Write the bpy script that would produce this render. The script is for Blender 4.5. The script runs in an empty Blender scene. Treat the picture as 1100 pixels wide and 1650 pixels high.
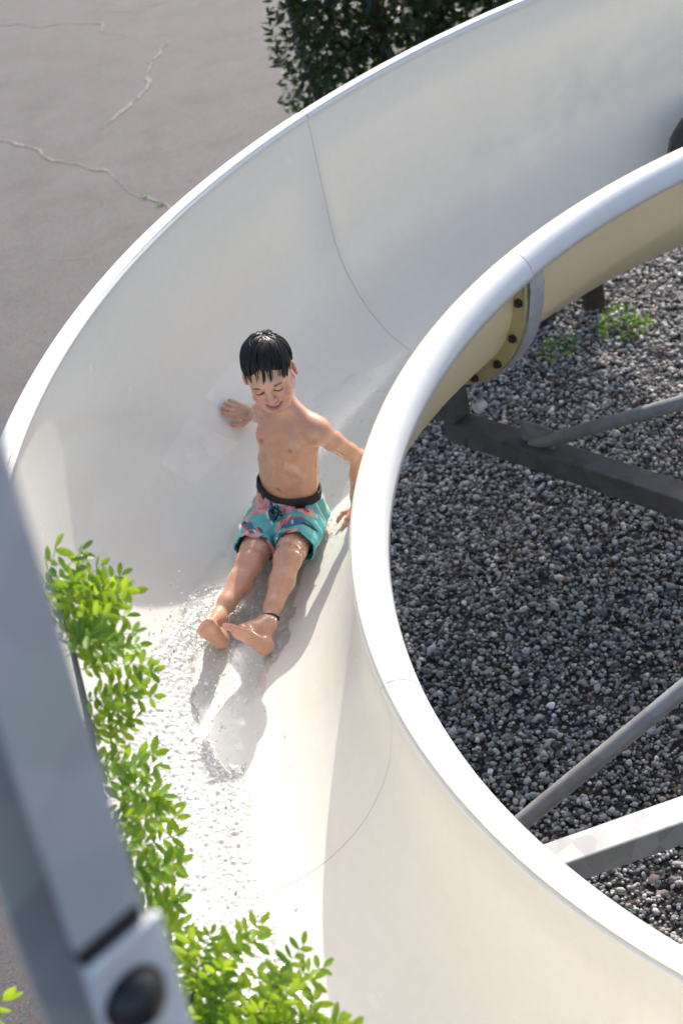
import bpy, bmesh, math, random
import numpy as np
from mathutils import Vector, Matrix

random.seed(7)
RNG = np.random.default_rng(7)
SC = bpy.context.scene
COL = SC.collection

# ---------------------------------------------------------------- camera
CAM_LOC = Vector((-1.9108, -3.4519, 3.7914))
CR = Vector((0.9728, -0.1269, -0.1935))      # camera right
CF = Vector((-0.0010, 0.8336, -0.5522))      # view direction
CF.normalize(); CR = (CR - CR.dot(CF) * CF).normalized(); CU = CR.cross(CF)
camd = bpy.data.cameras.new('camera'); cam = bpy.data.objects.new('camera', camd); COL.objects.link(cam)
M = Matrix((CR, CU, -CF)).transposed().to_4x4(); M.translation = CAM_LOC
cam.matrix_world = M
camd.sensor_fit = 'VERTICAL'; camd.sensor_height = 36.0; camd.sensor_width = 24.0
camd.lens = 2724.96 * 36.0 / 1650.0
camd.clip_start = 0.05; camd.clip_end = 1000.0
camd.dof.use_dof = True; camd.dof.focus_distance = 4.5; camd.dof.aperture_fstop = 3.8
SC.camera = cam

# ---------------------------------------------------------------- sky, sun, exposure
SUN_AZ, SUN_EL = math.radians(21.5), math.radians(37.0)      # azimuth from +Y towards +X
world = bpy.data.worlds.new('World'); SC.world = world; world.use_nodes = True
wn = world.node_tree.nodes; wl = world.node_tree.links
sky = wn.new('ShaderNodeTexSky'); sky.sky_type = 'NISHITA'; sky.sun_disc = False
sky.sun_elevation = SUN_EL; sky.sun_rotation = SUN_AZ
sky.air_density = 1.0; sky.dust_density = 3.0; sky.ozone_density = 1.0
wl.new(sky.outputs[0], wn['Background'].inputs[0]); wn['Background'].inputs[1].default_value = 0.14
sd = bpy.data.lights.new('sun', 'SUN'); sun = bpy.data.objects.new('sun', sd); COL.objects.link(sun)
sd.energy = 2.75; sd.angle = math.radians(0.5); sd.color = (1.0, 0.95, 0.87)
SD = Vector((math.sin(SUN_AZ) * math.cos(SUN_EL), math.cos(SUN_AZ) * math.cos(SUN_EL), math.sin(SUN_EL)))
sun.rotation_euler = SD.to_track_quat('Z', 'Y').to_euler(); sun.location = (3, 8, 8)
vs = SC.view_settings
vs.view_transform = 'Standard'; vs.look = 'None'; vs.exposure = 1.10; vs.gamma = 1.0; vs.use_curve_mapping = False

# ---------------------------------------------------------------- material helpers
def mat(name):
    m = bpy.data.materials.new(name); m.use_nodes = True
    n = m.node_tree.nodes; l = m.node_tree.links
    return m, n, l, n['Principled BSDF'], n['Material Output']
def noise(n, l, scale, detail=4, rough=.55, vec=None, coord='Object', dist=0):
    if vec is None:
        tc = n.new('ShaderNodeTexCoord'); vec = tc.outputs[coord]
    t = n.new('ShaderNodeTexNoise'); t.inputs['Scale'].default_value = scale
    t.inputs['Detail'].default_value = detail; t.inputs['Roughness'].default_value = rough
    t.inputs['Distortion'].default_value = dist
    l.new(vec, t.inputs['Vector']); return t.outputs['Fac']
def ramp(n, l, fac, stops):
    r = n.new('ShaderNodeValToRGB'); e = r.color_ramp.elements
    while len(e) > len(stops): e.remove(e[-1])
    while len(e) < len(stops): e.new(.5)
    for k, (p, c) in zip(e, stops):
        k.position = p; k.color = (*c, 1) if len(c) == 3 else c
    l.new(fac, r.inputs[0]); return r.outputs[0]
def bump(n, l, h, strength, dist, b):
    t = n.new('ShaderNodeBump'); t.inputs['Strength'].default_value = strength; t.inputs['Distance'].default_value = dist
    l.new(h, t.inputs['Height']); l.new(t.outputs[0], b.inputs['Normal']); return t
def mixc(n, l, fac, a, b, mode='MIX'):
    t = n.new('ShaderNodeMix'); t.data_type = 'RGBA'; t.blend_type = mode
    for s, v in ((0, fac), (6, a), (7, b)):
        if hasattr(v, 'links'): l.new(v, t.inputs[s])
        elif s == 0: t.inputs[s].default_value = v
        else: t.inputs[s].default_value = (*v, 1)
    return t.outputs[2]
def add_translucent(m, n, l, b, out, fac, col):
    tr = n.new('ShaderNodeBsdfTranslucent')
    if hasattr(col, 'links'): l.new(col, tr.inputs[0])
    else: tr.inputs[0].default_value = (*col, 1)
    mx = n.new('ShaderNodeMixShader'); mx.inputs[0].default_value = fac
    l.new(b.outputs[0], mx.inputs[1]); l.new(tr.outputs[0], mx.inputs[2]); l.new(mx.outputs[0], out.inputs[0])

def gelcoat(name, base, stain, rough, transl, tcol):
    m, n, l, b, out = mat(name)
    f = noise(n, l, 2.2, 5, .6); f2 = noise(n, l, 30, 4, .6)
    c = ramp(n, l, f, [(.30, base), (.72, stain)])
    c = mixc(n, l, .06, c, ramp(n, l, f2, [(.3, (.45, .44, .38)), (.7, (1, 1, 1))]), 'MULTIPLY')
    at_ = n.new('ShaderNodeAttribute'); at_.attribute_name = 'flow'
    def stretched(x, y, d):
        mp = n.new('ShaderNodeMapping'); mp.inputs['Scale'].default_value = (x, y, 1); l.new(at_.outputs['Vector'], mp.inputs['Vector']); return noise(n, l, 1, d, .65, mp.outputs[0])
    st1 = stretched(1.6, 26, 5); st2 = stretched(34, 2.2, 5)                   # run marks along the flow, drip marks down the wall
    c = mixc(n, l, .06, c, ramp(n, l, st1, [(.30, (.80, .78, .72)), (.55, (1, 1, 1))]), 'MULTIPLY')
    c = mixc(n, l, .06, c, ramp(n, l, st2, [(.28, (.82, .80, .74)), (.5, (1, 1, 1))]), 'MULTIPLY')
    c = mixc(n, l, ramp(n, l, noise(n, l, 48, 7, .8), [(.71, (0, 0, 0)), (.76, (.25, .25, .25))]), c, (.42, .38, .30))
    l.new(c, b.inputs['Base Color'])
    rg = mixc(n, l, .5, ramp(n, l, noise(n, l, 6, 5), [(.3, (rough * .7,) * 3), (.75, (rough * 1.5,) * 3)]), ramp(n, l, st1, [(.3, (rough * .9,) * 3), (.7, (rough * 1.2,) * 3)]))
    l.new(rg, b.inputs['Roughness'])
    bump(n, l, noise(n, l, 14, 3), .06, .01, b)
    if transl: add_translucent(m, n, l, b, out, transl, tcol)
    return m
M_IN = gelcoat('gelcoat_inside', (.81, .785, .72), (.795, .765, .695), .22, .17, (.96, .91, .76))
M_OUT = gelcoat('gelcoat_outside', (.82, .70, .48), (.75, .63, .41), .40, .17, (.96, .91, .76))
M_RIM = gelcoat('gelcoat_rim', (.77, .76, .74), (.74, .73, .71), .42, .10, (.95, .94, .90))
M_PATCH = gelcoat('gelcoat_light_patch', (.845, .825, .77), (.835, .81, .75), .24, .14, (.97, .95, .88))
M_FLANGE = gelcoat('gelcoat_flange', (.62, .53, .29), (.52, .43, .20), .5, .0, None)

def metal(name, c1, c2, rough, metallic, scale=18):
    m, n, l, b, out = mat(name)
    tc = n.new('ShaderNodeTexCoord'); v = n.new('ShaderNodeTexVoronoi'); v.inputs['Scale'].default_value = scale
    l.new(tc.outputs['Object'], v.inputs['Vector'])
    f = noise(n, l, scale * .6, 5)
    c = mixc(n, l, f, c1, c2)
    c = mixc(n, l, .35, c, v.outputs['Color'], 'SOFT_LIGHT')
    hs = n.new('ShaderNodeHueSaturation'); hs.inputs['Saturation'].default_value = .25; l.new(c, hs.inputs['Color'])
    l.new(hs.outputs[0], b.inputs['Base Color']); b.inputs['Metallic'].default_value = metallic
    l.new(ramp(n, l, f, [(.3, (rough,) * 3), (.8, (min(1, rough + .25),) * 3)]), b.inputs['Roughness'])
    return m
M_GALV = metal('galvanised_steel', (.26, .27, .28), (.37, .38, .39), .5, .15)
M_ARM = metal('shaded_algae_steel', (.055, .052, .036), (.12, .11, .095), .7, .0)  # algae stain, with the shade under the slide painted in as darker steel
M_BRACE = metal('weathered_galvanised_steel', (.16, .17, .175), (.27, .28, .285), .5, .2)
M_POST = metal('painted_grey_steel', (.37, .345, .31), (.52, .49, .445), .5, .0, 14)
M_BRK = metal('pale_grey_steel', (.55, .56, .57), (.66, .67, .68), .4, .1, 9)
M_STRAP = metal('grey_steel_strap', (.40, .43, .45), (.50, .53, .55), .5, .3)
m, n, l, b, out = mat('black_rubber'); M_BLACK = m
b.inputs['Base Color'].default_value = (.012, .012, .013, 1); b.inputs['Roughness'].default_value = .35
m, n, l, b, out = mat('dark_bolt_steel'); M_BOLT = m
l.new(ramp(n, l, noise(n, l, 60), [(.3, (.04, .03, .025)), (.7, (.10, .07, .05))]), b.inputs['Base Color']); b.inputs['Roughness'].default_value = .55; b.inputs['Metallic'].default_value = .4
m, n, l, b, out = mat('seam_sealant'); M_SEAL = m
b.inputs['Base Color'].default_value = (.28, .27, .24, 1); b.inputs['Roughness'].default_value = .7

# ---------------------------------------------------------------- object helpers
def new_obj(name, verts, faces, material=None, parent=None, smooth=True, mats=None, midx=None):
    me = bpy.data.meshes.new(name); verts = np.asarray(verts, np.float32)
    if isinstance(faces, np.ndarray):
        nf, w = faces.shape
        me.vertices.add(len(verts)); me.vertices.foreach_set('co', verts.ravel())
        me.loops.add(nf * w); me.loops.foreach_set('vertex_index', faces.astype(np.int32).ravel())
        me.polygons.add(nf); me.polygons.foreach_set('loop_start', np.arange(0, nf * w, w, dtype=np.int32))
        me.polygons.foreach_set('loop_total', np.full(nf, w, np.int32))
    else:
        me.from_pydata(verts.tolist(), [], faces)
    for mm in (mats or ([material] if material else [])): me.materials.append(mm)
    if midx is not None: me.polygons.foreach_set('material_index', np.asarray(midx, np.int32))
    me.polygons.foreach_set('use_smooth', [smooth] * len(me.polygons))
    me.update(calc_edges=True); me.validate()
    o = bpy.data.objects.new(name, me); COL.objects.link(o)
    if parent: o.parent = parent
    return o
def empty(name, loc=(0, 0, 0)):
    o = bpy.data.objects.new(name, None); o.location = loc; COL.objects.link(o); return o
def tag(o, label=None, cat=None, group=None, kind=None):
    if label: o['label'] = label
    if cat: o['category'] = cat
    if group: o['group'] = group
    if kind: o['kind'] = kind
    return o
class MB:
    """collects shapes for one mesh"""
    def __init__(s): s.v = []; s.f = []
    def box(s, c, ax, ay, az):
        c = Vector(c); i = len(s.v)
        for sx in (-1, 1):
            for sy in (-1, 1):
                for sz in (-1, 1): s.v.append(tuple(c + ax * sx + ay * sy + az * sz))
        for q in ((0, 1, 3, 2), (4, 6, 7, 5), (0, 4, 5, 1), (2, 3, 7, 6), (0, 2, 6, 4), (1, 5, 7, 3)): s.f.append([i + k for k in q])
    def tube(s, pts, rad, n=8, cap=True):
        pts = [Vector(p) for p in pts]; i0 = len(s.v); ref = None
        for j, p in enumerate(pts):
            t = (pts[min(j + 1, len(pts) - 1)] - pts[max(j - 1, 0)]).normalized()
            if ref is None: ref = t.orthogonal().normalized()
            ref = (ref - ref.dot(t) * t).normalized(); bi = t.cross(ref)
            r = rad[j] if hasattr(rad, '__len__') else rad
            for k in range(n):
                a = 2 * math.pi * k / n; s.v.append(tuple(p + (ref * math.cos(a) + bi * math.sin(a)) * r))
        for j in range(len(pts) - 1):
            for k in range(n):
                a = i0 + j * n + k; c = i0 + j * n + (k + 1) % n; s.f.append([a, c, c + n, a + n])
        if cap:
            k0 = len(s.v); e0 = i0 + (len(pts) - 1) * n; s.v += s.v[i0:i0 + n] + s.v[e0:e0 + n]; s.f.append([k0 + k for k in range(n)][::-1]); s.f.append([k0 + n + k for k in range(n)])
    def build(s, name, m, parent=None, smooth=False, bevel=0):
        o = new_obj(name, s.v, s.f, m, parent, smooth)
        if bevel:
            md = o.modifiers.new('bevel', 'BEVEL'); md.width = bevel; md.segments = 2; md.limit_method = 'ANGLE'
        return o
def vnoise(P, seed=0):
    """smooth lattice noise, P (N,3) -> (N,) in 0..1"""
    P = np.asarray(P, float); i = np.floor(P).astype(np.int64); f = P - i; f = f * f * (3 - 2 * f)
    def h(a, b_, c):
        x = (a * 374761393 + b_ * 668265263 + c * 2147483647 + seed * 974634777) & 0xffffffff
        x = ((x ^ (x >> 13)) * 1274126177) & 0xffffffff; x = x ^ (x >> 16); return (x & 0xffff) / 65535.0
    r = 0
    for a in (0, 1):
        for b_ in (0, 1):
            for c in (0, 1):
                w = (f[:, 0] if a else 1 - f[:, 0]) * (f[:, 1] if b_ else 1 - f[:, 1]) * (f[:, 2] if c else 1 - f[:, 2])
                r = r + w * h(i[:, 0] + a, i[:, 1] + b_, i[:, 2] + c)
    return r
def fbm(P, octv=4, seed=0):
    P = np.asarray(P, float); s = 0; a = .5
    for k in range(octv): s = s + a * vnoise(P * 2 ** k, seed + k); a *= .5
    return s

# ---------------------------------------------------------------- ground
m, n, l, b, out = mat('old_asphalt')
f1 = noise(n, l, 1.1, 6, .6); f2 = noise(n, l, 120, 3, .7); f3 = noise(n, l, 5, 6, .65)
c = ramp(n, l, f1, [(.3, (.078, .066, .069)), (.7, (.093, .079, .082))])
c = mixc(n, l, .4, c, ramp(n, l, f3, [(.3, (.70, .69, .69)), (.65, (1.08, 1.07, 1.07))]), 'MULTIPLY')
c = mixc(n, l, .6, c, ramp(n, l, f2, [(.25, (.6, .6, .6)), (.75, (1.3, 1.3, 1.3))]), 'MULTIPLY')
c = mixc(n, l, ramp(n, l, noise(n, l, 9, 8, .75), [(.66, (0, 0, 0)), (.78, (.5, .5, .5))]), c, (.16, .145, .14))
l.new(c, b.inputs['Base Color']); b.inputs['Roughness'].default_value = .85
vo = n.new('ShaderNodeTexVoronoi'); vo.inputs['Scale'].default_value = 160; tcv = n.new('ShaderNodeTexCoord'); l.new(tcv.outputs['Object'], vo.inputs['Vector'])
c2 = mixc(n, l, .45, c, vo.outputs['Color'], 'SOFT_LIGHT'); hs = n.new('ShaderNodeHueSaturation'); hs.inputs['Saturation'].default_value = .75; l.new(c2, hs.inputs['Color'])
c3 = mixc(n, l, ramp(n, l, noise(n, l, 2.6, 7, .7), [(.50, (0, 0, 0)), (.68, (.55, .55, .55))]), hs.outputs[0], (.055, .048, .048))
c3 = mixc(n, l, ramp(n, l, noise(n, l, 14, 8, .8), [(.60, (0, 0, 0)), (.72, (.5, .5, .5))]), c3, (.19, .172, .165))
l.new(c3, b.inputs['Base Color'])
bump(n, l, f2, .25, .002, b)
g = new_obj('ground', [(-250, -250, 0), (250, -250, 0), (250, 250, 0), (-250, 250, 0)], [(0, 1, 2, 3)], m, smooth=False)
tag(g, 'pale grey old asphalt ground with cracks around the water slide', 'ground', kind='structure')
m, n, l, b, out = mat('crack_filler')
l.new(ramp(n, l, noise(n, l, 30, 5), [(.3, (.13, .115, .11)), (.7, (.23, .205, .19))]), b.inputs['Base Color']); b.inputs['Roughness'].default_value = .9
M_CRACK = m
def crack(pts, w, z=.004):
    P = [];
    for a, c_ in zip(pts[:-1], pts[1:]):
        k = max(3, int(math.dist(a, c_) / .03))
        for j in range(k): P.append((a[0] + (c_[0] - a[0]) * j / k, a[1] + (c_[1] - a[1]) * j / k))
    P.append(pts[-1]); P = np.array(P); N = len(P)
    P3 = np.c_[P * 6, np.zeros(N)]; off = np.c_[vnoise(P3, 3), vnoise(P3, 9)] - .5; P = P + off * .10 + (np.c_[vnoise(P3 * 5, 5), vnoise(P3 * 5, 6)] - .5) * .035
    t = np.gradient(P, axis=0); t /= np.linalg.norm(t, axis=1)[:, None]; nn = np.c_[-t[:, 1], t[:, 0]]
    ww = w * .75 * (.15 + 1.3 * vnoise(np.c_[P * 9, np.zeros(N)], 12) ** 1.5) * np.clip(np.minimum(np.arange(N), np.arange(N)[::-1]) / 8, .1, 1)
    A = P + nn * ww[:, None]; B = P - nn * ww[:, None]
    v = [(x, y, z) for x, y in A] + [(x, y, z) for x, y in B]
    return new_obj('asphalt_crack', v, [(i, i + 1, N + i + 1, N + i) for i in range(N - 1)], M_CRACK, g, False)
crack([(-3.95, 10.4), (-3.678, 10.311), (-3.365, 10.035), (-3.062, 9.865), (-2.914, 9.717), (-2.77, 9.446), (-2.663, 9.24)], .017)
crack([(-2.354, 8.974), (-2.406, 8.616), (-2.516, 8.319), (-2.556, 8.04), (-2.678, 7.741), (-2.755, 7.488), (-2.871, 7.306)], .020)
crack([(-3.8, 7.9), (-3.564, 7.608), (-3.299, 7.208), (-3.008, 6.805), (-2.869, 6.612), (-2.812, 6.474), (-2.629, 6.064), (-2.517, 5.835), (-2.3, 5.5)], .013)
crack([(-2.912, 9.979), (-2.516, 9.831), (-2.244, 9.814)], .010)
crack([(-3.25, 5.5), (-3.113, 5.417), (-3.006, 5.341), (-2.901, 5.183)], .005)

# gravel bed: soil sheet, then the stones on it
m, n, l, b, out = mat('dark_gravel_soil')
tc = n.new('ShaderNodeTexCoord'); v = n.new('ShaderNodeTexVoronoi'); v.inputs['Scale'].default_value = 38
l.new(tc.outputs['Object'], v.inputs['Vector'])
l.new(mixc(n, l, .5, ramp(n, l, noise(n, l, 20), [(.3, (.025, .023, .021)), (.7, (.06, .056, .052))]), v.outputs['Color'], 'SOFT_LIGHT'), b.inputs['Base Color'])
b.inputs['Roughness'].default_value = .9; bump(n, l, v.outputs['Distance'], 1, .02, b)
gb = []
for i in range(64):
    a = 2 * math.pi * i / 64; rr = 2.55 + .08 * math.sin(a * 5)
    if .2 < a < 2.45: rr = 2.55 + 2.0 * math.sin((a - .2) / 2.25 * math.pi) ** .5
    gb.append((rr * math.cos(a), rr * math.sin(a), .005))
o = new_obj('gravel_bed', gb, [list(range(64))], m, smooth=False); tag(o, 'bed of earth under the loose gravel inside the slide curve', 'gravel bed', kind='structure')
m, n, l, b, out = mat('gravel_stone'); M_STONE = m
gi = n.new('ShaderNodeNewGeometry')
c = ramp(n, l, gi.outputs['Random Per Island'], [(0, (.035, .036, .039)), (.22, (.105, .106, .11)), (.48, (.23, .23, .233)), (.76, (.48, .475, .46)), (.95, (.40, .31, .24)), (1, (.84, .83, .80))])
c = mixc(n, l, .5, c, ramp(n, l, noise(n, l, 90, 4), [(.3, (.6, .6, .6)), (.7, (1.15, 1.15, 1.15))]), 'MULTIPLY')
l.new(c, b.inputs['Base Color']); b.inputs['Roughness'].default_value = .65
def ico():
    bm = bmesh.new(); bmesh.ops.create_icosphere(bm, subdivisions=1, radius=1)
    v = np.array([p.co[:] for p in bm.verts]); f = np.array([[q.index for q in p.verts] for p in bm.faces]); bm.free(); return v, f
IV, IF = ico()
def stones():
    pts = []
    # polygon of bare gravel seen inside the curve and out behind the slide
    NS = 80000
    while len(pts) < NS:
        x = RNG.uniform(-2.3, .75, 4000); y = RNG.uniform(-1.0, 4.3, 4000)
        r = np.hypot(x, y)
        ok = (x < .1 + .25 * y) & (y > -1.0 - .0 * x) & ((r < 2.5) | ((x > -2.0) & (y > 0) & (r < 3.05)) | ((x > -1.6) & (y > 0))) & (x > -2.2)
        ok &= ~((x < -1.5) & (y > 2.7))
        pts += list(zip(x[ok], y[ok]))
    P = np.array(pts[:NS]); N = len(P)
    size = RNG.lognormal(math.log(.0069), .38, N).clip(.0035, .020)
    sc = size[:, None] * np.c_[RNG.uniform(.9, 1.45, N), RNG.uniform(.75, 1.1, N), RNG.uniform(.5, .85, N)]
    base = IV[None] * (1 + .28 * (RNG.random((N, 1, 1)) - .5))
    # lumpy: random per-stone planes
    for _ in range(4):
        d = RNG.normal(size=(N, 1, 3)); d /= np.linalg.norm(d, axis=2, keepdims=True)
        h = RNG.uniform(.55, .9, (N, 1)); q = (base * d).sum(2); ex = np.maximum(q - h, 0); base = base - d * (ex * .85)[..., None]
    V = base * sc[:, None]
    a = RNG.uniform(0, 6.283, N); tlt = RNG.normal(0, .35, N)
    ct, st = np.cos(tlt)[:, None], np.sin(tlt)[:, None]
    x, z = V[..., 0] * ct + V[..., 2] * st, -V[..., 0] * st + V[..., 2] * ct
    ca, sa = np.cos(a)[:, None], np.sin(a)[:, None]
    x, y = x * ca - V[..., 1] * sa, x * sa + V[..., 1] * ca
    z = z + (RNG.uniform(.003, .022, N) + .018 * (fbm(np.c_[P * 2.5, np.zeros(N)], 2) - .3))[:, None]
    V = np.stack([x + P[:, :1], y + P[:, 1:], z], -1).reshape(-1, 3)
    F = (IF[None] + (np.arange(N) * len(IV))[:, None, None]).reshape(-1, 3)
    o = new_obj('gravel', V, F, M_STONE); tag(o, 'loose grey and tan gravel stones inside the slide curve', 'gravel', kind='stuff')
stones()

m, n, l, b, out = mat('dry_leaf'); gi = n.new('ShaderNodeNewGeometry'); b.inputs['Roughness'].default_value = .8
l.new(ramp(n, l, gi.outputs['Random Per Island'], [(0, (.10, .05, .025)), (.5, (.32, .14, .06)), (1, (.42, .30, .18))]), b.inputs['Base Color'])
M_DRY = m
# ---------------------------------------------------------------- the water slide
RI, KS, DH, DD, EE, DEP, BB, WW = 1.9324, .1576, .3647, .0953, .0740, .5384, .4704, .85
TH1 = 2.2352; SEC = math.pi / 3; ZO = 1.19; RC = RI + WW / 2
def pt(th, r, z): return (r * math.cos(th), r * math.sin(th), ZO + z - KS * (th - math.pi))
def profile(off=0.0, nin=5, nar=44, nout=12, top_in=0.0, top_out=None):
    """inside face of the trough from the inner lip to the outer lip, moved outwards by off"""
    top_out = DH if top_out is None else top_out
    P = []; zc = -DEP + BB
    for i in range(nin): P.append((RI, top_in + (zc - top_in) * i / nin, -1, 0))
    for i in range(nar + 1):
        a = math.pi * i / nar; c, s = math.cos(a), math.sin(a)
        nx, nz = -c / (WW / 2), -s / BB; q = math.hypot(nx, nz)
        P.append((RC - WW / 2 * c, zc - BB * s, nx / q, nz / q))
    for i in range(1, nout + 1): P.append((RI + WW, zc + (top_out - zc) * i / nout, 1, 0))
    return [(r + nx * off, z + nz * off) for r, z, nx, nz in P]
def sweep(name, prof, t0, t1, nt, material, parent, closed=True, smooth=True, mats=None, midx=None):
    n_ = len(prof); v = []; f = []; mi = []
    for i in range(nt + 1):
        th = t0 + (t1 - t0) * i / nt
        for r, z in prof: v.append(pt(th, r, z))
    kk = n_ if closed else n_ - 1
    for i in range(nt):
        for j in range(kk):
            a = i * n_ + j; b_ = i * n_ + (j + 1) % n_; f.append([a, b_, b_ + n_, a + n_]); mi.append(midx[j] if midx else 0)
    if closed:
        k0 = len(v); v += v[:n_]; f.append([k0 + j for j in range(n_)][::-1]); k1 = len(v); v += v[nt * n_:nt * n_ + n_]; f.append([k1 + j for j in range(n_)]); mi += [midx[-1] if midx else 0] * 2
    o = new_obj(name, v, f, material, parent, smooth, mats, mi if midx else None)
    L = [0]
    for a, b_ in zip(prof[:-1], prof[1:]): L.append(L[-1] + math.dist(a, b_))
    fl = [(RC * (t0 + (t1 - t0) * i / nt), L[j], 0) for i in range(nt + 1) for j in range(n_)]; fl += [fl[0]] * (len(v) - len(fl))
    a_ = o.data.attributes.new('flow', 'FLOAT_VECTOR', 'POINT'); a_.data.foreach_set('vector', np.array(fl, np.float32).ravel())
    return o
def bez(p0, p1, p2, p3, k=12):
    out_ = []
    for i in range(k + 1):
        t = i / k; q = 1 - t
        out_.append(tuple(q ** 3 * a + 3 * q * q * t * b_ + 3 * q * t * t * c_ + t ** 3 * d for a, b_, c_, d in zip(p0, p1, p2, p3)))
    return out_
def rim_prof(side, ws):
    # rolled lip: up over the wall and down on the far side, 6 mm thick
    w = DD * ws; up = bez((.007, -.016), (.006, .014), (-w * .90, .014), (-w, -EE * ws), 14)
    lo = bez((.0005, -.016), (.0, .005), (-w * .85, .005), (-w + .007, -EE * ws), 14)[::-1]
    pr = up + lo
    if side < 0: return [(RI + x, z) for x, z in pr]
    return [(RI + WW - x, z + DH) for x, z in pr][::-1]
slide = empty('water_slide', (0, 0, 0)); tag(slide, 'cream fibreglass body slide trough curving down with white rolled rims', 'water slide')
GAP = .0009
secs = []
for i in range(-3, 3):
    t0 = TH1 + i * SEC + GAP / RC; t1 = TH1 + (i + 1) * SEC - GAP / RC
    pin = profile(0.0); pout = profile(.009)
    pr = pin + pout[::-1]; mi = [0] * (len(pin) - 1) + [1] * (len(pout) + 1)
    s = sweep('trough_section', pr, t0, t1, 44, None, slide, mats=[M_IN, M_OUT], midx=mi)
    for fc in s.data.polygons[-2:]: fc.use_smooth = False
    wsc = {-1: .97, 0: 1.0, 1: 1.0}.get(i, 1.0)
    sweep('inner_rim', rim_prof(-1, wsc), t0 + .0016 / RI, t1 - .0016 / RI, 44, M_RIM, s)
    sweep('outer_rim', rim_prof(1, .86 if i < 0 else 1.0), t0 + .0012 / RC, t1 - .0012 / RC, 44, M_RIM, s)
    # flange ring on both ends of the joint, seal between, bolts through it
    fp = profile(.0095, 3, 30, 6, -.10, DH - .10); fo = profile(.058, 3, 30, 6, -.10, DH - .10)
    fl_ = sweep('flange', fp + fo[::-1], t0, t0 + .016 / RC, 1, M_FLANGE, s, smooth=False)
    sweep('flange', fp + fo[::-1], t1 - .016 / RC, t1, 1, M_FLANGE, s, smooth=False)
    gp = profile(.0025, 3, 40, 8, -.02, DH - .02); go = profile(.05, 3, 40, 8, -.02, DH - .02)
    sweep('seal', gp + go[::-1], t0 - 2 * GAP / RC + .0002, t0 - .0002, 1, M_SEAL, s, smooth=False)
    mid = profile(.035, 3, 30, 6, -.10, DH - .10)
    for j in range(2, len(mid), 3):
        r, z = mid[j]; tb = t0 + .016 / RC
        mb = MB(); mb.tube([pt(tb - .002, r, z), pt(tb + .011 / r, r, z)], .016, 6); mb.tube([pt(tb + .011 / r, r, z), pt(tb + .020 / r, r, z)], .009, 8)
        mb.build('bolt', M_BOLT, fl_)
    # steel saddle strap that carries the joint
    a0, a1 = profile(.060, 3, 30, 6, -.16, DH - .4), profile(.068, 3, 30, 6, -.16, DH - .4)
    st = sweep('saddle_strap', a0[1:34] + a1[1:34][::-1], t0 - .078 / RI, t0 - .004 / RI, 1, M_STRAP, s, smooth=False)
    secs.append(s)
# two paler quads: reflected sunlight painted on the outer wall beside the rider
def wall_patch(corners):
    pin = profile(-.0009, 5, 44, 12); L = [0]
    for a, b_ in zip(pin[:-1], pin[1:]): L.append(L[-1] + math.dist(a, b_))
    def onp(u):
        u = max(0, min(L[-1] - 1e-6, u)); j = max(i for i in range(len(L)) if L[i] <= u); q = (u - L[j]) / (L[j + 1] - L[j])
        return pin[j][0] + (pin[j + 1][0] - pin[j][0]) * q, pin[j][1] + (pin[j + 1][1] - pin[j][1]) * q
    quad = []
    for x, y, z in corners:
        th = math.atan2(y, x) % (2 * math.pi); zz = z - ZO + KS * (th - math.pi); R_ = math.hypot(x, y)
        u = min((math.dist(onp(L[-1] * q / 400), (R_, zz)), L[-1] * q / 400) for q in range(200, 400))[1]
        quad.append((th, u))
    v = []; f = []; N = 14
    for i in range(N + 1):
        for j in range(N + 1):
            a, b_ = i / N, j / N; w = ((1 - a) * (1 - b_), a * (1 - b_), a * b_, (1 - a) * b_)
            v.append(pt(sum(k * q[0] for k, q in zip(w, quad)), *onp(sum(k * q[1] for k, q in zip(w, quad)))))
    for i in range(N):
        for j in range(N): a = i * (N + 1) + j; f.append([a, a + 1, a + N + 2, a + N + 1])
    return new_obj('light_patch', v, f, M_PATCH, secs[3])
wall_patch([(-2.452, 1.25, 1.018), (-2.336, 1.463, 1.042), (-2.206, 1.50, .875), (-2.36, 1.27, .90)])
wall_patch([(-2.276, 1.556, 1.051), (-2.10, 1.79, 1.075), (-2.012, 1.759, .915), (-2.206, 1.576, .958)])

# ---------------------------------------------------------------- supporting frame: column, radial arms, raking stays
frame = empty('support_frame', (0, 0, 0)); tag(frame, 'galvanised steel frame with radial arms and stays under the slide curve', 'support frame')
mb = MB(); mb.tube([(0, 0, 0), (0, 0, 2.35)], .13, 24); mb.build('column', M_GALV, frame, True)
mb = MB(); mb.tube([(0, 0, 0), (0, 0, .03)], .24, 24); mb.build('base_plate', M_GALV, frame)
for i in range(-3, 4):
    th = TH1 + i * SEC; e = Vector((math.cos(th), math.sin(th), 0)); t = Vector((-math.sin(th), math.cos(th), 0)); U = Vector((0, 0, 1))
    zr = ZO - KS * (th - math.pi); zt = zr - .748
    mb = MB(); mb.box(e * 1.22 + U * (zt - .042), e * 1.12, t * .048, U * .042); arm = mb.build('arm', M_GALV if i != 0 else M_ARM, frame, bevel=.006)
    mb = MB(); mb.tube([e * 1.96 + U * (zt - .01), e * .12 + U * (zt + .53 * 1.86)], .024, 14); mb.build('stay', M_BRACE, frame, True)
    mb = MB(); mb.box(e * 1.93 + U * (zt + .03), e * .07, t * .006, U * .05); mb.build('gusset', M_BRACE, arm)
    mb = MB(); mb.box(e * 2.34 + U * (zt + .07), e * .05, t * .05, U * .068); mb.build('stub_post', M_ARM, arm, bevel=.004)
    mb = MB(); mb.tube([e * 2.20 + U * (zt + .075) - t * .03, e * 2.20 + U * (zt + .075) + t * .01], .020, 14); mb.build('lug', M_RIM, arm, True)

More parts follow.
